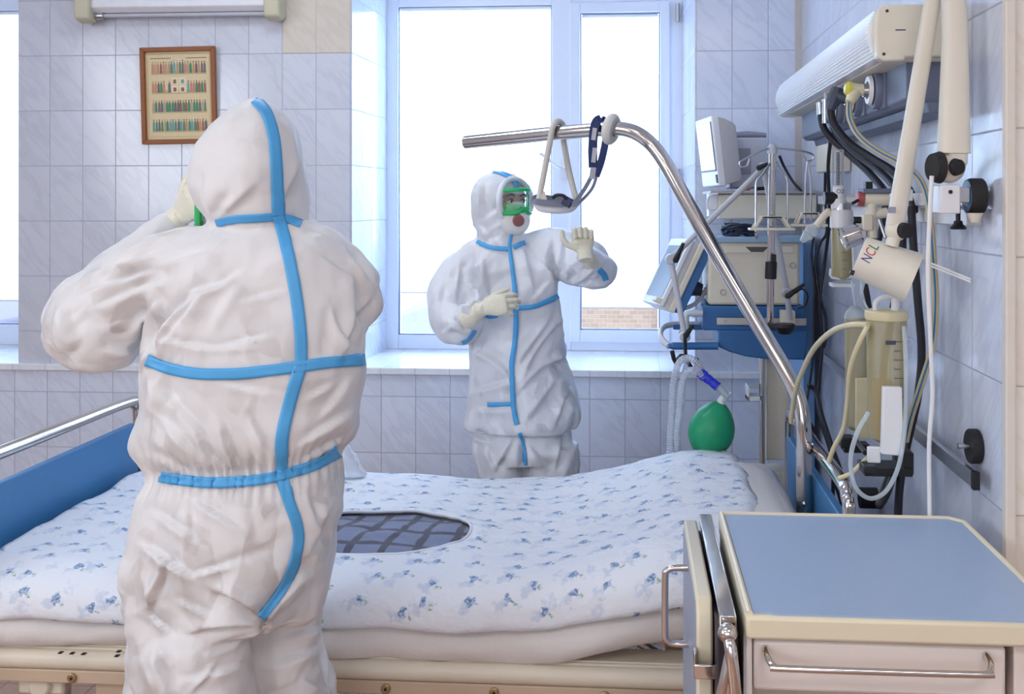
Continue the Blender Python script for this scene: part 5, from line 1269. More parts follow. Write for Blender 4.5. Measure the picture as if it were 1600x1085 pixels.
cable('black_gas_hose', 'thick black gas hose in the middle of the three sweeping to the rail', 'hose', [(1296, 180, 3.03), (1310, 212, 3.0), (1340, 242, 2.92), (1372, 266, 2.82), (1398, 292, 2.70), (1410, 320, 2.62)], .0105, M_rub)
cable('black_gas_hose', 'thick black gas hose from the side fitting, lowest of the three to the rail', 'hose', [(1282, 180, 3.06), (1290, 206, 3.04), (1318, 234, 3.0), (1352, 264, 2.92), (1380, 296, 2.82), (1388, 320, 2.74)], .0105, M_rub)

# --- upper wall rail
ur = thing('equipment_rail', 'pale grey upper equipment rail on the tiled wall carrying flow meters', 'rail', (.68, 2.9, 1.57))
MB().box(.672, .684, 2.15, 3.80, 1.610, 1.640).build('bar', M_wht, ur, bevel=.002)
MB().box(.690, .722, 2.18, 3.80, 1.570, 1.604).build('back_bar', M_wht, ur, bevel=.002)
for y in (2.35, 3.0, 3.7): MB().box(.684, .722, y - .02, y + .02, 1.61, 1.64).build('spacer', M_wht, ur)
kn = MB(); kc = WY(1520, 307, 2.14); kn.lathe(kc + V((-.012, 0, 0)), kc + V((.020, 0, 0)), [(0, .034), (.2, .037), (.9, .037), (1, .034)], 32); kn.build('end_knob', M_knob, ur)
MB().lathe(kc + V((-.016, 0, 0)), kc + V((-.012, 0, 0)), [(0, .020), (1, .032)], 24).build('knob_face', mat('blue_grey_face', rgb(96, 130, 170), 0.4), ur)
kb = WY(1497, 345, 2.16)
MB().cyl(kb + V((0, 0, .03)), kb - V((0, 0, .005)), .005, 10).lathe(kb, kb - V((0, 0, .018)), [(0, .008), (.4, .010), (.8, .017), (1, .015)], 12).build('clamp_screw', M_black, ur)
MB().lathe(WY(1523, 333, 2.12), WY(1523, 348, 2.12), [(0, .017), (1, .008)], 12).build('broken_stub', M_creameq, ur)

# --- oxygen flow meter with humidifier bottle
def PY(px, py, Y=2.86): return WY(px, py, Y)
ox = thing('oxygen_flowmeter', 'oxygen flow meter with clear gauge tube and humidifier bottle on the rail', 'flow meter', PY(1315, 438))
MB().cyl(PY(1309, 234), PY(1309, 292), .0165, 20).build('gauge_tube', M_clear, ox)
g = MB(); g.cyl(PY(1309, 238), PY(1309, 290), .005, 10)
for k in range(9): zc = PY(1309, 244 + k * 5); g.box(zc.x - .005, zc.x + .003, zc.y - .018, zc.y - .0165, zc.z - .0008, zc.z + .0008)
g.build('scale', M_dgrey, ox)
MB().lathe(PY(1311, 290), PY(1311, 326), [(0, .0165), (.5, .017), (.6, .022), (1, .022)], 20).build('body', M_wht, ox)
vs, fs = text_mesh('O2', .016); c = PY(1308, 300)
MB().add([V((c.x + p.x - .006, c.y - .0175, c.z + p.y - .004)) for p in vs], fs).build('lettering', M_dgrey, ox, smooth=0)
MB().cyl(PY(1311, 313), V((.68, 2.86, PY(1311, 313).z)), .013, 16).build('stem', M_wht, ox)
MB().cyl(PY(1307, 310), PY(1288, 310), .018, 18).build('valve_knob', M_black, ox)
MB().lathe(PY(1315, 318), PY(1315, 330), [(0, .024), (1, .026)], 20).build('collar', M_metal, ox)
MB().lathe(PY(1315, 328), PY(1315, 356), [(0, .028), (.15, .031), (1, .032)], 24).build('bottle_cap', M_wht, ox)
bt_ = MB().lathe(PY(1315, 354), PY(1315, 437), [(0, .027), (.05, .028), (.95, .028), (1, .02)], 24).build('bottle', M_jar, ox)
w_ = MB().lathe(PY(1315, 392), PY(1315, 436), [(0, .025), (1, .025)], 20).build('water', glass('humidifier_water', rgb(206, 204, 168), 0.35, 0.1), bt_)
m = MB()
for k, w in ((362, .012), (378, .016), (394, .012), (406, .014), (420, .012)): c = PY(1316, k); m.box(c.x - .006, c.x - .006 + w, c.y - .0292, c.y - .0285, c.z - .0007, c.z + .0007)
m.build('graduation', M_dgrey, bt_)
MB().tube([PY(1331, 360, 2.84), PY(1333, 400, 2.84), PY(1331, 432, 2.84), PY(1300, 434, 2.84), PY(1298, 420, 2.84)], .0035, 8, smooth=3).box(PY(1298, 436).x, PY(1333, 436).x, 2.835, 2.885, PY(1, 440).z, PY(1, 435).z).build('bottle_holder', M_wht, ox)
el = MB(); el.tube([PY(1300, 335), PY(1292, 333), PY(1282, 345), PY(1272, 358)], [.009, .010, .010, .011], 14, smooth=4); el.cyl(PY(1294, 326), PY(1294, 338), .007, 12); el.build('elbow', M_creameq, ox)
e2 = MB(); e2.lathe(PY(1275, 354), PY(1252, 378), [(0, .013), (.35, .019), (.5, .014), (.55, .018), (.7, .012), (1, .007)], 12); e2.build('hose_barb', M_clear2, ox)

# --- vacuum regulator with red knob and chrome gauge
vr = thing('vacuum_regulator', 'cream vacuum regulator with red knob and round chrome gauge on the rail', 'regulator', PY(1362, 392, 2.62))
def P2(px, py, Y=2.62): return WY(px, py, Y)
MB().lathe(P2(1347, 311), P2(1388, 311), [(0, .013), (.1, .017), (1, .017)], 20).build('cross_body', M_creameq, vr)
MB().lathe(P2(1339, 311), P2(1349, 311), [(0, .016), (.2, .019), (1, .019)], 20).build('red_knob', mat('dull_red', rgb(170, 84, 84), 0.45), vr, label='dull red knob')
MB().tube([P2(1341, 313, 2.60), P2(1332, 318, 2.59)], .004, 8).build('pin', M_black, vr)
MB().lathe(P2(1362, 316), P2(1362, 372), [(0, .012), (.1, .0145), (1, .0145)], 20).lathe(P2(1366, 336), P2(1386, 332), [(0, .012), (1, .013)], 16).build('body', M_creameq, vr)
MB().box(P2(1345, 336).x, P2(1362, 336).x, 2.60, 2.63, P2(1, 358).z, P2(1, 334).z).build('switch_block', M_creameq, vr, bevel=.004)
MB().cyl(P2(1347, 344), P2(1333, 344), .0085, 16).build('black_knob', M_black, vr)
MB().cyl(P2(1362, 368), P2(1362, 392), .010, 14).build('down_tube', M_black, vr)
MB().lathe(P2(1344, 364), P2(1316, 374), [(0, .022), (.1, .028), (.85, .028), (.9, .030), (1, .030), (1, .026), (.92, .025)], 28).build('gauge', M_chrome, vr)
MB().lathe(P2(1317.5, 373.5), P2(1317.2, 373.6), [(0, .025), (1, .025)], 24).build('gauge_glass', glass('gauge_glass', rgb(220, 232, 244), 0.4, 0.05), vr)
MB().box(P2(1346, 290).x, P2(1398, 290).x, 2.60, 2.66, P2(1, 303).z, P2(1, 296).z).build('valve_top', M_grey, vr, bevel=.002)
MB().box(P2(1350, 290).x, P2(1361, 290).x, 2.60, 2.63, P2(1, 297).z, P2(1, 286).z).build('toggle', M_black, vr, bevel=.002)
m = MB().tube([P2(1374, 343, 2.58), P2(1384, 372, 2.56)], .0045, 8); m.build('pull_rod', M_metal, vr)
for i, (pa, pb) in enumerate((((1398, 300), (1412, 318)), ((1413, 296), (1425, 314)))):
    m = MB(); c = P2(*pa, 2.45); d = P2(*pb, 2.45); m.box(c.x, d.x, 2.44, 2.47, d.z, c.z); o = m.build('rail_clip', M_grey if i == 0 else M_wht, None, bevel=.002)
    tag(o, ['grey clip on the upper rail beside the regulator', 'white clip on the upper rail behind the lamp arm'][i], 'clip')
o = MB().lathe(P2(1415, 296, 2.45), P2(1415, 280, 2.45), [(0, .012), (.6, .012), (1, .006)], 16).build('rail_clamp', M_black, None, smooth=40); tag(o, 'black round clamp standing on the upper rail behind the lamp arm', 'clamp')

# --- lower wall rail and knobs
lr = thing('equipment_rail', 'steel lower equipment rail with black end cap and round knobs', 'rail', (.69, 2.9, 1.04))
zt_ = 1.072
MB().box(.684, .694, 2.13, 3.75, zt_ - .032, zt_).build('bar', M_metal, lr, bevel=.001)
MB().box(.682, .696, 2.115, 2.13, zt_ - .034, zt_ + .002).build('end_cap', M_black, lr, bevel=.001)
kc = WY(1487, 697, 2.20); kc.x = .704
MB().lathe(kc + V((-.004, 0, 0)), kc + V((.016, 0, 0)), [(0, .034), (.15, .036), (.9, .036), (1, .034)], 32).build('standoff_knob', M_knob, lr)
MB().cyl(kc + V((.0, 0, 0)), kc + V((-.026, 0, 0)), .006, 12).build('bolt', M_metal, lr)
kc = WY(1336, 778, 3.05); kc.x = .66
MB().lathe(kc, kc + V((.05, 0, 0)), [(0, .030), (1, .030)], 28).build('standoff_knob', M_knob, lr)

# --- suction canisters
def canister(name, label, cx, ytop, ybot, Y, r, wx0, wx1, wy, amber):
    root = thing(name, label, 'canister', WY(cx, ybot, Y))
    T, B_ = WY(cx, ytop, Y), WY(cx, ybot, Y)
    MB().lathe(T, B_, [(0, r * 1.0), (.04, r), (.9, r * .90), (.97, r * .80), (1, r * .5)], 30, cap=True).build('jar', M_jar, root)
    return root, T, B_
cr, T, B_ = canister('suction_canister', 'tall yellowed suction canister with white card holder, nearer of the two', 1385, 497, 690, 2.30, .0435, 0, 0, 0, 1)
MB().lathe(WY(1385, 484, 2.30), WY(1385, 500, 2.30), [(0, .040), (.1, .046), (.6, .047), (1, .045)], 30).build('lid', M_pal, cr, bevel=.002)
MB().lathe(WY(1374, 594, 2.30) + V((.002, 0, 0)), WY(1374, 684, 2.30) + V((.002, 0, 0)), [(0, .024), (.9, .021), (1, .012)], 20).build('contents', mat('amber_contents', rgb(196, 152, 84), 0.4, var=0.1, scale=30), cr, label='amber contents')
m = MB(); m.tube(PX([(1368, 486, 2.29), (1368, 474, 2.29), (1377, 466, 2.29), (1392, 464, 2.29), (1398, 468, 2.29), (1399, 486, 2.29)]), .0055, 12, smooth=4); m.build('lid_tube', M_wht, cr)
MB().cyl(WY(1399, 466, 2.29), WY(1399, 488, 2.29), .009, 14).build('port', M_wht, cr)
m = MB()
for k in range(7):
    c = WY(1385, 530 + k * 14, 2.30); w = .014 if k % 2 else .020
    m.box(c.x + .006, c.x + .006 + w, c.y - .0440, c.y - .0432, c.z - .0008, c.z + .0008)
m.box(WY(1383, 1, 2.26).x, WY(1399, 1, 2.26).x, 2.2560, 2.2566, WY(1, 525, 2.26).z, WY(1, 519, 2.26).z); m.build('graduation', M_dgrey, cr)
a_, b2 = WY(1376, 604, 2.245), WY(1408, 712, 2.245)
m = MB(); m.prism([(a_.x, b2.z + .004), (a_.x + .004, a_.z), (b2.x, a_.z), (b2.x + .003, b2.z)], lambda u, v, h: V((u, h, v)), 2.236, 2.254); m.build('card_holder', M_white, cr, bevel=.002)
MB().box(WY(1356, 1, 2.25).x, a_.x + .002, 2.25, 2.262, WY(1, 700, 2.25).z, WY(1, 676, 2.25).z).build('holder_foot', M_white, cr, bevel=.003)
m = MB(); m.box(WY(1350, 1, 2.27).x, WY(1425, 1, 2.27).x, 2.262, 2.34, WY(1, 718, 2.27).z, WY(1, 706, 2.27).z); m.box(WY(1412, 1, 2.27).x, WY(1428, 1, 2.27).x, 2.27, 2.33, WY(1, 716, 2.27).z, WY(1, 684, 2.27).z)
m.build('bracket', M_black, cr, bevel=.002)
MB().box(WY(1346, 1, 2.25).x, WY(1366, 1, 2.25).x, 2.225, 2.27, WY(1, 712, 2.25).z, WY(1, 700, 2.25).z).build('latch', M_black, cr, bevel=.003)
cs, T, B_ = canister('suction_canister', 'slim domed suction canister with cream card holder, behind the larger jar', 1338, 496, 672, 2.78, .030, 0, 0, 0, 0)
MB().lathe(WY(1337, 478, 2.78), WY(1337, 498, 2.78), [(0, .006), (.15, .016), (.5, .026), (1, .030)], 26).build('dome', M_clear2, cs)
MB().tube(PX([(1337, 480, 2.78), (1334, 462, 2.78), (1331, 440, 2.79)]), .004, 8, smooth=4).build('top_tube', M_clear2, cs)
MB().box(WY(1337, 1, 2.74).x, WY(1358, 1, 2.74).x, 2.735, 2.75, WY(1, 664, 2.74).z, WY(1, 575, 2.74).z).build('card_holder', M_pal, cs, bevel=.002)
MB().box(WY(1318, 1, 2.76).x, WY(1358, 1, 2.76).x, 2.75, 2.80, WY(1, 684, 2.76).z, WY(1, 672, 2.76).z).build('bracket', M_black, cs, bevel=.002)
MB().box(WY(1312, 1, 2.72).x, WY(1334, 1, 2.72).x, 2.70, 2.75, WY(1, 676, 2.72).z, WY(1, 661, 2.72).z).build('latch', M_black, cs, bevel=.003)
MB().tube([WY(1333, 683, 2.74), WY(1352, 708, 2.40)], .006, 8).build('cross_bar', M_black, cs)

# --- tubing
cable('suction_tube', 'yellowed suction tube arching from canister lid over to the bed', 'tube', [(1356, 508, 2.28), (1330, 508, 2.34), (1300, 518, 2.45), (1272, 545, 2.6), (1254, 580, 2.72), (1243, 612, 2.8), (1236, 660, 2.9)], .0068, M_pal)
cable('suction_tube', 'yellowed suction tube dropping from the canister lid behind the latch', 'tube', [(1356, 510, 2.27), (1343, 535, 2.28), (1329, 575, 2.32), (1324, 630, 2.38), (1318, 670, 2.42), (1303, 700, 2.46), (1295, 722, 2.48)], .0058, M_pal)
cable('clear_tube', 'clear tube hanging in a loop below the larger canister', 'tube', [(1357, 645, 2.24), (1338, 680, 2.22), (1329, 720, 2.22), (1336, 760, 2.22), (1358, 779, 2.22), (1382, 770, 2.22), (1400, 740, 2.22), (1410, 700, 2.23), (1415, 640, 2.24), (1415, 560, 2.25), (1412, 510, 2.26)], .0048, M_clear2)
cable('suction_tube', 'short yellowed tube end lying behind the clear loop', 'tube', [(1310, 748, 2.34), (1330, 740, 2.33), (1345, 726, 2.32), (1356, 716, 2.30)], .0052, M_pal)
cable('clear_tube', 'thin clear tube hanging from the regulator to the slim canister', 'tube', [(1350, 440, 2.6), (1346, 460, 2.6), (1352, 480, 2.62), (1364, 492, 2.62)], .004, M_clear2)
cable('clear_tube', 'thin clear tube from humidifier bottle down behind the lamp head', 'tube', [(1345, 380, 2.72), (1344, 430, 2.72), (1350, 470, 2.6), (1358, 486, 2.4)], .003, M_clear2)
cable('power_cord', 'white power cord of the lamp hanging straight down the tiles', 'cord', [(1456, 275, 2.10), (1453, 330, 2.10), (1450, 430, 2.11), (1455, 560, 2.12), (1457, 620, 2.13), (1452, 690, 2.14), (1452, 760, 2.15), (1454, 870, 2.15)], .0045, M_white)
cable('black_gas_hose', 'black hose hanging from the rail straight down beside the beige hose', 'hose', [(1424, 322, 2.48), (1427, 380, 2.48), (1434, 470, 2.48), (1440, 550, 2.48), (1434, 620, 2.48), (1416, 700, 2.46), (1405, 770, 2.45), (1402, 860, 2.45)], .0095, M_rub)
cable('black_gas_hose', 'black hose behind the canisters looping up near the wall', 'hose', [(1407, 322, 2.60), (1410, 400, 2.6), (1392, 500, 2.6), (1380, 600, 2.62), (1400, 700, 2.5), (1390, 760, 2.42), (1374, 790, 2.40), (1383, 760, 2.44), (1405, 712, 2.5)], .009, M_rub)
cable('black_gas_hose', 'black hose behind the vacuum regulator and the slim canister', 'hose', [(1384, 318, 2.80), (1372, 380, 2.78), (1352, 430, 2.76), (1356, 470, 2.76), (1362, 520, 2.8), (1352, 600, 2.9)], .008, M_rub)
for i, (pts, r, lab) in enumerate((
        ([(1300, 205, 3.3), (1294, 260, 3.4), (1296, 340, 3.5), (1290, 400, 3.6), (1281, 470, 3.6), (1284, 540, 3.6), (1279, 640, 3.5), (1300, 720, 3.4), (1300, 820, 3.3)], .006, 'black cable dropping from the supply unit beside the flow meter'),
        ([(1292, 215, 3.5), (1289, 300, 3.6), (1292, 360, 3.6), (1282, 380, 3.6), (1274, 410, 3.6), (1280, 460, 3.6), (1291, 500, 3.6), (1288, 540, 3.6), (1276, 545, 3.6)], .005, 'black cable curling past the right side of the ventilator'),
        ([(1271, 372, 3.6), (1268, 400, 3.6), (1272, 440, 3.6), (1272, 470, 3.6), (1270, 560, 3.6), (1258, 640, 3.5), (1245, 700, 3.5)], .0045, 'thin black cable hugging the ventilator body'),
        ([(1262, 602, 3.4), (1275, 612, 3.4), (1284, 650, 3.3), (1300, 700, 3.2), (1320, 760, 3.1), (1330, 830, 3.0)], .008, 'thick black cable arching down behind the bed end'),
        ([(1258, 650, 3.5), (1275, 680, 3.5), (1300, 740, 3.4), (1318, 800, 3.3), (1322, 850, 3.2)], .007, 'black cable lying behind the blue head board'))):
    cable('black_cable', lab, 'cable', pts, r, M_rub)
cable('black_cable', 'thin black lead running from the hook stand to the wall shelf', 'cable', [(1218, 244, 3.56), (1226, 262, 3.6), (1240, 285, 3.8), (1254, 300, 4.0)], .005, M_rub)

# --- examination lamp on jointed arms
nl = thing('examination_lamp', 'cream jointed examination lamp with drum head and coloured letters', 'lamp', (.65, 2.13, 1.6))
M_lampc = mat('lamp_cream', rgb(226, 220, 206), 0.42, var=0.02)
el1, el2 = WY(1489, -90, 2.14), WY(1466, -90, 2.17)
def flat_arm(P, w, d, n=20):
    mb = MB(); W_, D_ = interp(w, len(P)), interp(d, len(P)); rings = []
    for i, p in enumerate(P):
        t = (P[min(i + 1, len(P) - 1)] - P[max(i - 1, 0)]).normalized(); r_ = (RIGHT - t * RIGHT.dot(t)).normalized(); f_ = t.cross(r_)
        rings.append([p + r_ * (W_[i] / 2 * math.copysign(abs(math.cos(a)) ** .6, math.cos(a))) + f_ * (D_[i] / 2 * math.copysign(abs(math.sin(a)) ** .6, math.sin(a))) for a in [2 * PI * j / n for j in range(n)]])
    return mb.ring_loft(rings)
flat_arm(PX([(1490, 240, 2.13), (1491, 180, 2.13), (1492, 60, 2.14), (1489, -60, 2.14)]) + [el1], [.062, .058, .048, .042, .042], [.05, .045, .04, .038, .038]).build('lower_arm', M_lampc, nl)
c = WY(1482, 262, 2.13)
MB().ball(c, .033, 24, (1, .8, .95)).box(c.x - .006, c.x + .035, c.y - .02, c.y + .025, c.z, c.z + .05).build('lower_joint', M_lampc, nl, bevel=.01)
MB().lathe(c + V((-.020, -.006, 0)), c + V((-.036, -.010, 0)), [(0, .033), (1, .028)], 26).build('joint_band', M_knob, nl)
MB().lathe(c + V((.006, -.024, 0)), c + V((.012, -.034, 0)), [(0, .018), (1, .015)], 20).build('joint_cap', M_knob, nl)
MB().cyl(el1 + V((.03, 0, 0)), el2 - V((.03, 0, 0)), .026, 24).build('elbow_joint', M_lampc, nl)
flat_arm([el2] + PX([(1457, 0, 2.18), (1424, 200, 2.19), (1399, 352, 2.20)]), [.032, .032, .034, .037], [.026, .026, .028, .03]).build('upper_arm', M_lampc, nl)
c = WY(1400, 360, 2.20)
MB().ball(c, .024, 20, (.95, .8, 1)).tube([c, WY(1393, 385, 2.20)], .014, 12).build('head_joint', M_lampc, nl)
MB().lathe(c + V((.012, -.012, 0)), c + V((.018, -.024, 0)), [(0, .017), (1, .0155)], 22).build('joint_cap', M_knob, nl)
a_ = WY(1392, 328, 2.17); MB().box(a_.x - .006, a_.x + .010, a_.y - .001, a_.y, a_.z - .007, a_.z + .006).build('arm_sticker', mat('grey_sticker', rgb(150, 154, 178), 0.5), nl, smooth=0, label='small grey sticker')
A, B_ = WY(1342, 401, 2.235), WY(1428, 435, 2.205)
hdm = MB().lathe(A, B_, [(0, .020), (.0, .043), (.015, .0455), (.5, .050), (.97, .055), (1, .055), (1, .050), (.96, .048)], 40)
head = hdm.build('lamp_head', M_lampc, nl, smooth=30)
hv = BVHTree.FromPolygons(hdm.v, hdm.f)
def decal(pix, name, m, par, off=.0012):
    out = []
    for (x, y) in pix:
        d = _d(x, y).normalized(); h = hv.ray_cast(V((0, 0, EYE)), d)
        out.append(h[0] - d * off if h[0] is not None else None)
    return out
tx = V((10.5, -18)).normalized(); ty = V((-tx.y, tx.x)) * -1
ty = V((tx.y, -tx.x)); 
cols_ = {'N': rgb(64, 58, 140), 'C': rgb(206, 74, 74), 'L': rgb(40, 130, 90)}; pos = 0
for ch in 'NCL':
    vs, fs = text_mesh(ch, 23); w = max(p.x for p in vs)
    # subdivide-free: letters are small enough to lie on the drum
    pix = [(1358 + (tx.x * (p.x * .68 + pos) + ty.x * p.y), 413 + (tx.y * (p.x * .68 + pos) + ty.y * p.y)) for p in vs]
    P3 = decal(pix, ch, None, None)
    if all(p is not None for p in P3): MB().add(P3, fs).build('letter', mat('letter_ink_' + ch, cols_[ch], 0.5), head, smooth=0, label={'N': 'dark blue letter N', 'C': 'red letter C', 'L': 'green letter L'}[ch])
    pos += w * .68 + 1.2
m = MB(); m.tube([WY(1436, 404, 2.20), WY(1517, 437, 2.12), WY(1517, 441, 2.12), WY(1437, 409, 2.20)], .0022, 8); m.build('handle_rods', M_wht, head)
MB().lathe(WY(1334, 427, 2.15), WY(1328, 425, 2.15), [(0, .006), (1, .004)], 10).build('clip', M_black, head)
a_ = WY(1465, 289, 2.12); b_ = WY(1496, 334, 2.12)
MB().box(a_.x, b_.x, 2.10, 2.16, b_.z, a_.z).build('wall_clamp', M_wht, nl, bevel=.003)
c = WY(1485, 300, 2.10); MB().cyl(c, c - V((0, .002, 0)), .004, 12).build('screw', M_black, nl)
MB().box(b_.x, b_.x + .022, 2.11, 2.15, b_.z + .022, a_.z - .005).build('clamp_bolt', M_metal, nl, bevel=.002)

# --- monitor, shelf and small instrument on the shelf
sh = thing('wall_shelf', 'cream wall shelf with drawer under the monitor in the corner', 'shelf', WY(1200, 340, 4.1))
z1, z0 = WY(1, 299, 3.98).z, WY(1, 341, 3.98).z
xl, xr = WY(1122, 1, 3.98).x, .70
MB().box(xl - .03, xr, 3.96, 4.44, z1 - .012, z1).build('shelf_board', mat('grey_shelf', rgb(170, 168, 170), 0.5), sh, bevel=.003)
dwr = MB().box(xl, xr, 3.98, 4.42, z0, z1 - .013).build('drawer', M_creameq, sh, bevel=.006)
MB().tube(PX([(1122, 303, 3.95), (1110, 305, 3.95), (1105, 316, 3.95), (1108, 327, 3.95), (1120, 326, 3.95)]), .005, 8, smooth=4).box(xl - .035, xl, 3.99, 4.10, z0 + .01, z1 - .01).build('side_handle', M_wht, dwr, bevel=.002)
mo = thing('patient_monitor', 'white patient monitor with blank bright screen turned sideways on the shelf', 'monitor', WY(1120, 294, 4.1))
def mf(u, v, w):   # u along the screen width (away), v up, w out of the screen
    c = WY(1124, 291, 3.95); ax = V((-.16, 1, 0)).normalized(); out = V((-1, -.16, 0)).normalized(); upv = V((0, 0, 1)) * math.cos(.12) + out * math.sin(.12)
    return c + ax * u + upv * v + out * w
m = MB(); m.prism([(0, 0), (.28, 0), (.28, .272), (0, .272)], mf, -.03, 0); m.build('bezel', M_wht, mo, bevel=.006)
m = MB(); m.prism([(.022, .065), (.258, .065), (.258, .245), (.022, .245)], mf, 0, .0025); m.build('screen', mat('blank_screen', rgb(226, 236, 244), 0.12, var=0.02), mo, smooth=0, label='pale blank screen')
m = MB(); m.prism([(.016, .060), (.022, .060), (.022, .250), (.016, .250)], mf, 0, .003); m.prism([(.022, .058), (.262, .058), (.262, .065), (.022, .065)], mf, 0, .003); m.build('screen_surround', M_dgrey, mo, smooth=0)
m = MB(); m.prism([(.012, .012), (.030, .012), (.030, .045), (.012, .045)], mf, 0, .004); m.build('power_button', M_black, mo)
m = MB()
rr = []
for w_, a0, b0, a1, b1 in ((-.028, .002, .278, .004, .268), (-.055, .006, .274, .012, .262), (-.09, .02, .26, .02, .245), (-.10, .03, .25, .03, .235)):
    rr.append([mf(a0, a1, w_), mf(b0, a1, w_), mf(b0, b1, w_), mf(a0, b1, w_)])
m.ring_loft(rr); m.build('back_housing', mat('warm_grey_plastic', rgb(196, 192, 192), 0.5), mo, bevel=.004)
mi = thing('instrument_box', 'grey instrument box with padded top beside the monitor on the shelf', 'box', WY(1172, 294, 4.15))
a_, b_ = WY(1141, 215, 4.12), WY(1197, 294, 4.12)
MB().box(a_.x, b_.x, 4.12, 4.34, b_.z, a_.z).build('case', mat('cool_grey_case', rgb(200, 204, 214), 0.45), mi, bevel=.006)
c, d = WY(1144, 232, 4.118), WY(1173, 272, 4.118); MB().box(c.x, d.x, 4.114, 4.12, d.z, c.z).build('panel', mat('grey_panel', rgb(150, 152, 162), 0.4), mi, bevel=.002)
c, d = WY(1143, 204, 4.1), WY(1202, 215, 4.1); MB().tube([(c.x, 4.2, (c.z + d.z) / 2), ((c.x + d.x) / 2, 4.2, (c.z + d.z) / 2 + .004), (d.x, 4.2, (c.z + d.z) / 2)], [.014, .018, .012], 12, flat=.8, smooth=3).build('grip_pad', mat('grey_pad', rgb(150, 152, 164), 0.7), mi)
for (x0_, x1_, lab, cl) in ((1180, 1196, 'small black plug lying on the shelf beside the grey box', M_black), (1160, 1172, 'small orange capped part lying on the shelf', mat('dull_orange', rgb(200, 120, 96), 0.5))):
    c, d = WY(x0_, 292, 4.0), WY(x1_, 298, 4.0)
    o = MB().tube([(c.x, 4.0, c.z - .008), (d.x, 4.01, c.z - .006)], .007, 10).build('loose_part', cl, None); tag(o, lab, 'part')

# --- ventilator
ve = thing('ventilator', 'blue and cream ventilator on a column with tilted screen, in the corner by the window', 'ventilator', (WY(1205, 1, 3.8).x, 3.85, 0))
YV = 3.74
def VB(x0_, y0_, x1_, y1_, ya=YV, yb=4.05): a_, b_ = WY(x0_, y0_, ya), WY(x1_, y1_, ya); return (a_.x, b_.x, ya, yb, b_.z, a_.z)
MB().box(*VB(1106, 378, 1250, 478)).build('cabinet', M_creameq, ve, bevel=.012)
MB().box(*VB(1102, 370, 1268, 380, YV - .01, 4.07)).build('top_tray', mat('pale_blue_tray', rgb(150, 180, 206), 0.4), ve, bevel=.004)
d0 = MB().box(*VB(1133, 384, 1240, 396, YV - .004, YV + .02)).build('drawer', M_creameq, ve, bevel=.002)
m = MB(); c, d = WY(1165, 386, YV - .005), WY(1201, 394, YV - .005); m.prism([(c.x, c.z), (d.x, c.z), (d.x - .02, d.z), (c.x + .02, d.z)], lambda u, v, h: V((u, h, v)), YV - .006, YV - .003); m.build('pull_recess', mat('brown_recess', rgb(90, 84, 82), 0.6), d0, smooth=0)
for (x, y) in ((1239, 415), (1130, 457)):
    c = WY(x, y, YV - .001); MB().lathe(c, c - V((0, .002, 0)), [(0, .011), (1, .011), (1, .0095), (0, .0095)], 20, cap=False).build('round_mark', M_grey, ve)
MB().box(*VB(1098, 478, 1258, 518)).build('blue_base', M_blueeq, ve, bevel=.006)
a_ = [WY(x, y, YV) for x, y in ((1122, 516), (1122, 542), (1140, 550), (1165, 557), (1195, 561), (1258, 562), (1262, 516))]
MB().prism([(p.x, p.z) for p in a_], lambda u, v, h: V((u, h, v)), YV - .01, 4.06).build('lower_shroud', M_blueeq, ve, bevel=.006)
rl = MB().box(*VB(1120, 497, 1260, 509, YV - .03, YV - .018)).build('mounting_rail', mat('warm_steel', rgb(196, 192, 188), 0.3, 0.8), ve, bevel=.001)
for x in (1134, 1247):
    c = WY(x, 503, YV - .031); MB().lathe(c, c - V((0, .003, 0)), [(0, .006), (1, .005)], 14).build('screw', M_metal, rl)
m = MB(); m.tube(PX([(1122, 541, 3.72), (1075, 541, 3.72), (1052, 541, 3.72)]), .0135, 14); m.tube(PX([(1052, 541, 3.72), (1045, 541, 3.72)]), [.0135, .008], 14); m.build('side_handle', M_blueeq, ve)
m = MB(); m.tube(PX([(1045, 541, 3.73), (1033, 528, 3.78), (1034, 515, 3.85), (1046, 508, 3.9), (1075, 507, 3.92), (1100, 508, 3.92)]), .010, 12, flat=1.2, smooth=5); m.build('handle_bow', M_wht, ve)
MB().box(*VB(1052, 508, 1098, 516, 3.88, 3.95)).build('handle_bridge', M_blueeq, ve, bevel=.003)
m = MB(); m.tube(PX([(1098, 490, 3.72), (1082, 490, 3.72), (1073, 492, 3.72), (1072, 506, 3.72), (1072, 518, 3.72)]), .011, 12, smooth=4); m.lathe(WY(1082, 490, 3.72), WY(1092, 490, 3.72), [(0, .014), (1, .014)], 14); m.build('gas_port', mat('pale_grey_port', rgb(200, 208, 214), 0.35), ve)
MB().lathe(WY(1070, 514, 3.71), WY(1070, 526, 3.71), [(0, .018), (.5, .022), (1, .014)], 20).build('water_trap', M_clear2, ve)
# screen slab
sc_c = WY(1070, 432, 3.74); ang = math.atan2(100, 46)
def sf(u, v, h):  # u along the slab, v across its thickness (towards the screen side), h depth
    a_ = V((math.cos(ang), 0, math.sin(ang))); n_ = V((-math.sin(ang), 0, math.cos(ang))); return sc_c + a_ * u + n_ * v + V((-.22 * h, h, -.04 * h))
def slab(u0, u1, v0, v1, h0, h1, name, mm, par, bevel=.004):
    m = MB(); m.prism([(u0, v0), (u1, v0), (u1, v1), (u0, v1)], sf, h0, h1); return m.build(name, mm, par, bevel=bevel)
scn = slab(-.135, .135, -.002, .022, .02, .30, 'screen_bezel', M_wht, ve)
slab(-.135, .135, .022, .038, .0, .28, 'screen_front', M_wht, ve)
slab(-.105, .105, .038, .0395, .02, .26, 'display', mat('dark_display', rgb(48, 74, 108), 0.2), scn, 0)
slab(-.138, .135, -.022, 0, .0, .29, 'cream_band', M_creameq, ve)
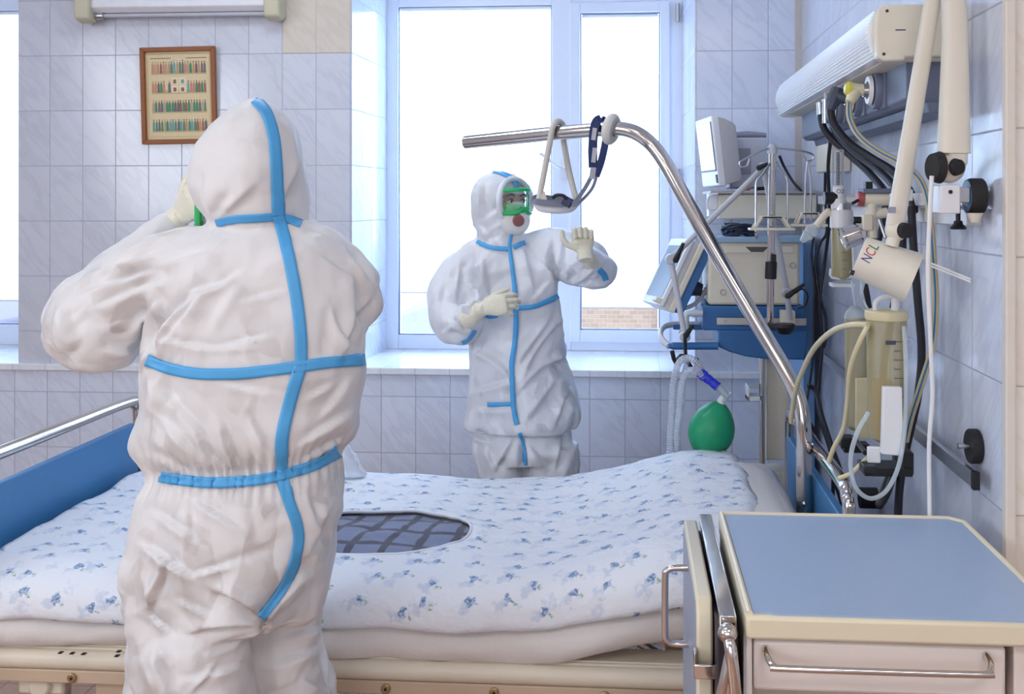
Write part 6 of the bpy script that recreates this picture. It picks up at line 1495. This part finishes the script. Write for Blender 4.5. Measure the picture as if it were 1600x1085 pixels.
slab(-.13, .13, -.055, -.020, .01, .28, 'blue_back', M_blueeq, ve)
m = MB(); c = sf(-.02, -.06, .12); m.lathe(c, c + V((.05, 0, -.012)), [(0, .045), (.4, .03), (1, .022)], 20); m.build('tilt_joint', M_dgrey, ve)
m = MB(); m.tube(PX([(1050, 476, 3.86), (1070, 482, 3.86), (1092, 470, 3.86), (1104, 450, 3.86)]), .008, 10, smooth=4); m.build('screen_bracket', M_wht, ve)
slab(-.128, -.108, .036, .060, .0, .05, 'rotary_knob', M_creameq, scn)
# column, pole, tray, base
MB().box(*VB(1197, 560, 1232, 720, 3.80, 3.93)).box(WY(1197, 1, 3.8).x, WY(1232, 1, 3.8).x, 3.80, 3.93, .12, WY(1, 715, 3.8).z).build('column', M_creameq, ve, bevel=.005)
m = MB()
for k in range(7):
    c = WY(1213, 578 + k * 17, 3.80); m.cyl(c, c - V((0, .0015, 0)), .0035, 8)
m.build('column_holes', M_pal, ve)
m = MB(); c = WY(1191, 560, 3.77); m.cyl((c.x, 3.77, .12), (c.x, 3.77, c.z), .0115, 16); m.build('steel_pole', M_chrome, ve)
m = MB(); m.box(*VB(1168, 620, 1188, 628, 3.74, 3.82)); m.box(*VB(1168, 604, 1172, 628, 3.74, 3.82)); m.box(*VB(1172, 603, 1188, 607, 3.80, 3.82)); m.build('cup_tray', M_wht, ve, bevel=.003)
xc = WY(1210, 1, 3.85).x
for dx, dy in ((-.26, -.20), (.06, -.24), (-.26, .20), (.06, .24)):
    m = MB(); m.tube([(xc, 3.86, .12), (xc + dx, 3.86 + dy, .09)], .022, 10, flat=.8); m.build('leg', M_creameq, ve)
    MB().cyl((xc + dx - .012, 3.86 + dy, .035), (xc + dx + .012, 3.86 + dy, .035), .035, 20).build('castor', M_black, ve)
# hose support arm
J = PX([(1234, 500, 3.66), (1230, 458, 3.64), (1193, 262, 3.60), (1048, 405, 3.55), (1070, 526, 3.52)])
ar = thing('hose_support_arm', 'jointed grey hose support arm with black clamp levers over the ventilator', 'arm', J[0])
MB().box(J[0].x - .028, J[0].x + .020, 3.66, 3.72, J[0].z - .03, J[0].z + .03).box(J[0].x - .012, J[0].x + .012, 3.655, 3.66, J[0].z - .02, J[0].z + .012).build('rail_clamp', M_creameq, ar, bevel=.004)
for i in range(4): MB().tube([J[i], J[i + 1]], [.0105, .0095], 14).build('arm_tube', M_ltgrey, ar)
for i in (1, 2, 3, 4):
    c = J[i]; MB().lathe(c + V((0, .018, 0)), c - V((0, .018, 0)), [(0, .016), (.2, .019), (.8, .019), (1, .016)], 20).build('joint', M_ltgrey, ar)
for (x0_, y0_, x1_, y1_, Y) in ((1232, 462, 1257, 444, 3.60), (1056, 406, 1068, 380, 3.52), (1072, 524, 1083, 508, 3.49), (1186, 262, 1200, 256, 3.56)):
    MB().tube([WY(x0_, y0_, Y + .02), WY(x0_, y0_, Y), WY((x0_ + x1_) / 2, (y0_ + y1_) / 2, Y - .01), WY(x1_, y1_, Y - .015)], [.010, .0105, .008, .006], 10, smooth=3).build('clamp_lever', M_black, ar)
m = MB(); m.tube(PX([(1070, 528, 3.50), (1071, 548, 3.50), (1072, 560, 3.50)]), .006, 8); m.tube(PX([(1050, 548, 3.50), (1055, 566, 3.50), (1064, 556, 3.50), (1072, 560, 3.50)]), .0075, 8, smooth=3); m.tube(PX([(1072, 560, 3.49), (1080, 574, 3.48), (1088, 574, 3.48), (1088, 560, 3.48)]), .0075, 8, smooth=3); m.build('hose_hook', M_black, ar)
cable('black_cable', 'loop of thin black wire behind the support arm lever', 'cable', [(1243, 458, 3.68), (1254, 452, 3.68), (1262, 462, 3.68), (1258, 478, 3.7), (1247, 482, 3.72)], .003, M_rub)

# --- hook stand with bottle holders
hs = thing('hook_stand', 'chrome infusion hook stand with cream bottle holders beside the ventilator', 'stand', WY(1203, 520, 3.56))
YS = 3.52
MB().cyl(WY(1207, 232, YS), WY(1203, 508, YS + .06), .0125, 18).build('pole', M_chrome, hs)
MB().lathe(WY(1207, 226, YS), WY(1207, 240, YS), [(0, .010), (.3, .017), (1, .017)], 16).build('pole_top', M_ltgrey, hs)
MB().cyl(WY(1205, 409, YS + .03), WY(1204, 436, YS + .03), .020, 18).box(*VB(1205, 398, 1213, 410, YS + .0, YS + .04)).build('pole_clamp', M_black, hs, bevel=.002)
MB().tube(PX([(1203, 508, YS + .04), (1212, 512, YS + .0), (1226, 512, YS - .03)]), .012, 10).lathe(WY(1226, 506, YS - .03), WY(1226, 522, YS - .03), [(0, .034), (.3, .036), (.6, .030), (1, .020)], 10).build('base_knob', M_black, hs)
hooks = [[(1207, 231, YS), (1190, 236, YS - .02), (1165, 248, YS - .04), (1156, 254, YS - .05), (1160, 261, YS - .05), (1168, 258, YS - .05), (1171, 248, YS - .05)],
         [(1207, 231, YS), (1230, 233, YS - .01), (1256, 237, YS - .02), (1270, 242, YS - .02), (1270, 249, YS - .02), (1262, 252, YS - .02), (1256, 246, YS - .02), (1253, 238, YS - .02)],
         [(1204, 254, YS), (1192, 272, YS - .03), (1182, 285, YS - .04), (1181, 310, YS - .04), (1181, 362, YS - .04)],
         [(1213, 252, YS + .03), (1225, 272, YS + .04), (1230, 285, YS + .04), (1230, 310, YS + .04), (1231, 362, YS + .04)],
         [(1262, 250, YS - .02), (1259, 275, YS - .02), (1258, 310, YS - .02), (1258, 350, YS - .02)],
         [(1262, 250, YS + .0), (1266, 275, YS + .0), (1267, 310, YS + .0), (1267, 345, YS + .0)]]
for h in hooks: MB().tube(PX(h), .0034, 8, smooth=5).build('hook_wire', M_metal, hs)
for (cx, cy, dy) in ((1205, 352, 0), (1264, 346, .03)):
    c = WY(cx, cy + 8, YS - .04 + dy); m = MB(); s_ = .075 if cx == 1205 else .058
    m.prism([(-s_, 0), (s_, 0), (s_ * .98, .008), (-s_ * .98, .008)], lambda u, v, h: V((c.x + u, c.y + h, c.z + v)), -.035, .035)
    for hy in (-.033, .027):
        m.prism([(-s_ * .85, .008), (-s_ * .70, .008), (-s_ * .42, .040), (s_ * .42, .040), (s_ * .70, .008), (s_ * .85, .008), (s_ * .50, .048), (-s_ * .50, .048)], lambda u, v, h: V((c.x + u, c.y + h, c.z + v)), hy, hy + .006)
    m.box(c.x - s_ * .45, c.x + s_ * .45, c.y - .033, c.y + .033, c.z + .040, c.z + .048)
    m.build('bottle_holder', M_creameq, hs, bevel=.002)
MB().lathe(WY(1182, 364, YS - .04), WY(1182, 374, YS - .04), [(0, .008), (.5, .005), (.6, .008), (1, .002)], 12).build('pin', M_metal, hs)

# --- breathing hoses, connector and bag
M_corr = glass('corrugated_clear', rgb(228, 234, 246), 0.42, 0.25)
def corrugated(name, label, pts, r):
    P = catmull(PX(pts), 1); L_ = 0; Q = catmull(PX(pts), 24); S_ = [Q[0]]
    step = .0042; acc = 0
    for a_, b_ in zip(Q, Q[1:]):
        d = (b_ - a_).length; 
        while acc + d >= step:
            f = (step - acc) / d; a_ = a_.lerp(b_, f); S_.append(a_); d = (b_ - a_).length; acc = 0
            if d < 1e-9: break
        acc += d
    m = MB(); rings = []; prev = None
    for i, p in enumerate(S_):
        t = (S_[min(i + 1, len(S_) - 1)] - S_[max(i - 1, 0)]).normalized(); a_ = prev or V((0, 1, 0)); a_ = (a_ - t * a_.dot(t)).normalized(); prev = a_; b_ = t.cross(a_)
        rr_ = r * (1.0 if i % 2 else 0.80); rings.append([p + a_ * rr_ * math.cos(2 * PI * j / 12) + b_ * rr_ * math.sin(2 * PI * j / 12) for j in range(12)])
    o = m.ring_loft(rings).build(name, M_corr, None, smooth=20); tag(o, label, 'hose', 'corrugated breathing hoses'); return o
corrugated('breathing_hose', 'clear corrugated breathing hose arching over to the blue connector', [(1046, 770, 3.46), (1047, 700, 3.46), (1050, 640, 3.45), (1053, 595, 3.44), (1062, 566, 3.43), (1078, 560, 3.42), (1092, 572, 3.42), (1098, 586, 3.42)], .0125)
corrugated('breathing_hose', 'clear corrugated breathing hose curling down from the blue connector', [(1100, 590, 3.41), (1086, 578, 3.40), (1073, 584, 3.40), (1066, 600, 3.40), (1062, 640, 3.42), (1058, 690, 3.45), (1064, 760, 3.46)], .012)
corrugated('breathing_hose', 'clear corrugated breathing hose hanging straight behind the other two', [(1074, 562, 3.47), (1068, 590, 3.48), (1064, 640, 3.49), (1052, 690, 3.50), (1038, 730, 3.50), (1030, 780, 3.50)], .010)
cp = thing('hose_connector', 'bright blue hose connector with clear elbow above the green bag', 'connector', WY(1110, 596, 3.41))
MB().lathe(WY(1093, 582, 3.42), WY(1122, 605, 3.40), [(0, .017), (.3, .018), (.32, .015), (.55, .0165), (.57, .014), (1, .0155)], 20).build('sleeve', glass('bright_blue_plastic', rgb(40, 60, 220), 0.75, 0.25), cp)
MB().lathe(WY(1120, 603, 3.40), WY(1137, 620, 3.40), [(0, .013), (1, .011)], 16).cyl(WY(1130, 628, 3.40), WY(1143, 613, 3.40), .007, 12).build('clear_elbow', M_clear2, cp)
gb = thing('breathing_bag', 'green rubber breathing bag resting behind the pillow', 'bag', WY(1110, 712, 3.42))
ax0, ax1 = WY(1126, 628, 3.42), WY(1098, 716, 3.42)
m = MB(); rings = []; t_ = (ax1 - ax0).normalized(); a_ = (V((0, 1, 0)) - t_ * t_.y).normalized(); b_ = t_.cross(a_)
for i in range(29):
    u = i / 28; r_ = .0735 * math.sin(PI * min(max(u, .0), .985)) ** .62 * (1 - .10 * (1 - u)) + .006
    if u < .04: r_ = max(r_, .012)
    rings.append([ax0.lerp(ax1, u) + (a_ * math.cos(2 * PI * j / 48) + b_ * math.sin(2 * PI * j / 48)) * r_ * (1 + (.008 * math.cos(24 * 2 * PI * j / 48) if .2 < u < .8 else 0)) for j in range(48)])
m.ring_loft(rings).build('bladder', mat('green_rubber', rgb(34, 160, 112), 0.38, var=0.06, scale=14, bump=0.3, bscale=60), gb, smooth=180)
MB().lathe(WY(1124, 634, 3.42), WY(1132, 620, 3.41), [(0, .014), (.5, .015), (1, .011)], 16).build('neck', M_white, gb)

# --- cuff and cable bundle on the ventilator
cb = thing('cable_bundle', 'dark blue and black coiled cable bundle on top of the ventilator', 'cable', WY(1155, 372, 3.8))
R = random.Random(5); c0_ = WY(1154, 362, 3.80)
pts = [c0_ + V((.055 * math.cos(t_ * 1.0) * (1 + .12 * math.sin(t_ * 2.3)), .05 * math.sin(t_ * 1.0), .004 + .014 * math.sin(t_ * .77) + .010 * math.sin(t_ * 1.9))) for t_ in [i * .42 for i in range(86)]]
MB().tube(pts, .0065, 8, smooth=2).build('coil', mat('navy_cable', rgb(24, 34, 58), 0.4), cb)
m = MB(); m.ball(c0_ + V((-.025, 0, -.004)), .03, 14, (1.3, 1.2, .6)); m.build('cuff', mat('teal_cuff', rgb(44, 92, 130), 0.6), cb)
# added pale blue box filling the blue area in the corner
cx0 = WY(1250, 1, 4.1).x; o = MB().box(cx0, .700, 4.02, 4.36, 0.0, WY(1, 372, 4.1).z).build('corner_box', mat('pale_blue_panel', rgb(132, 176, 222), 0.4, var=0.05), None, bevel=.004)
tag(o, 'narrow pale blue box added in the corner behind the ventilator', 'cabinet')
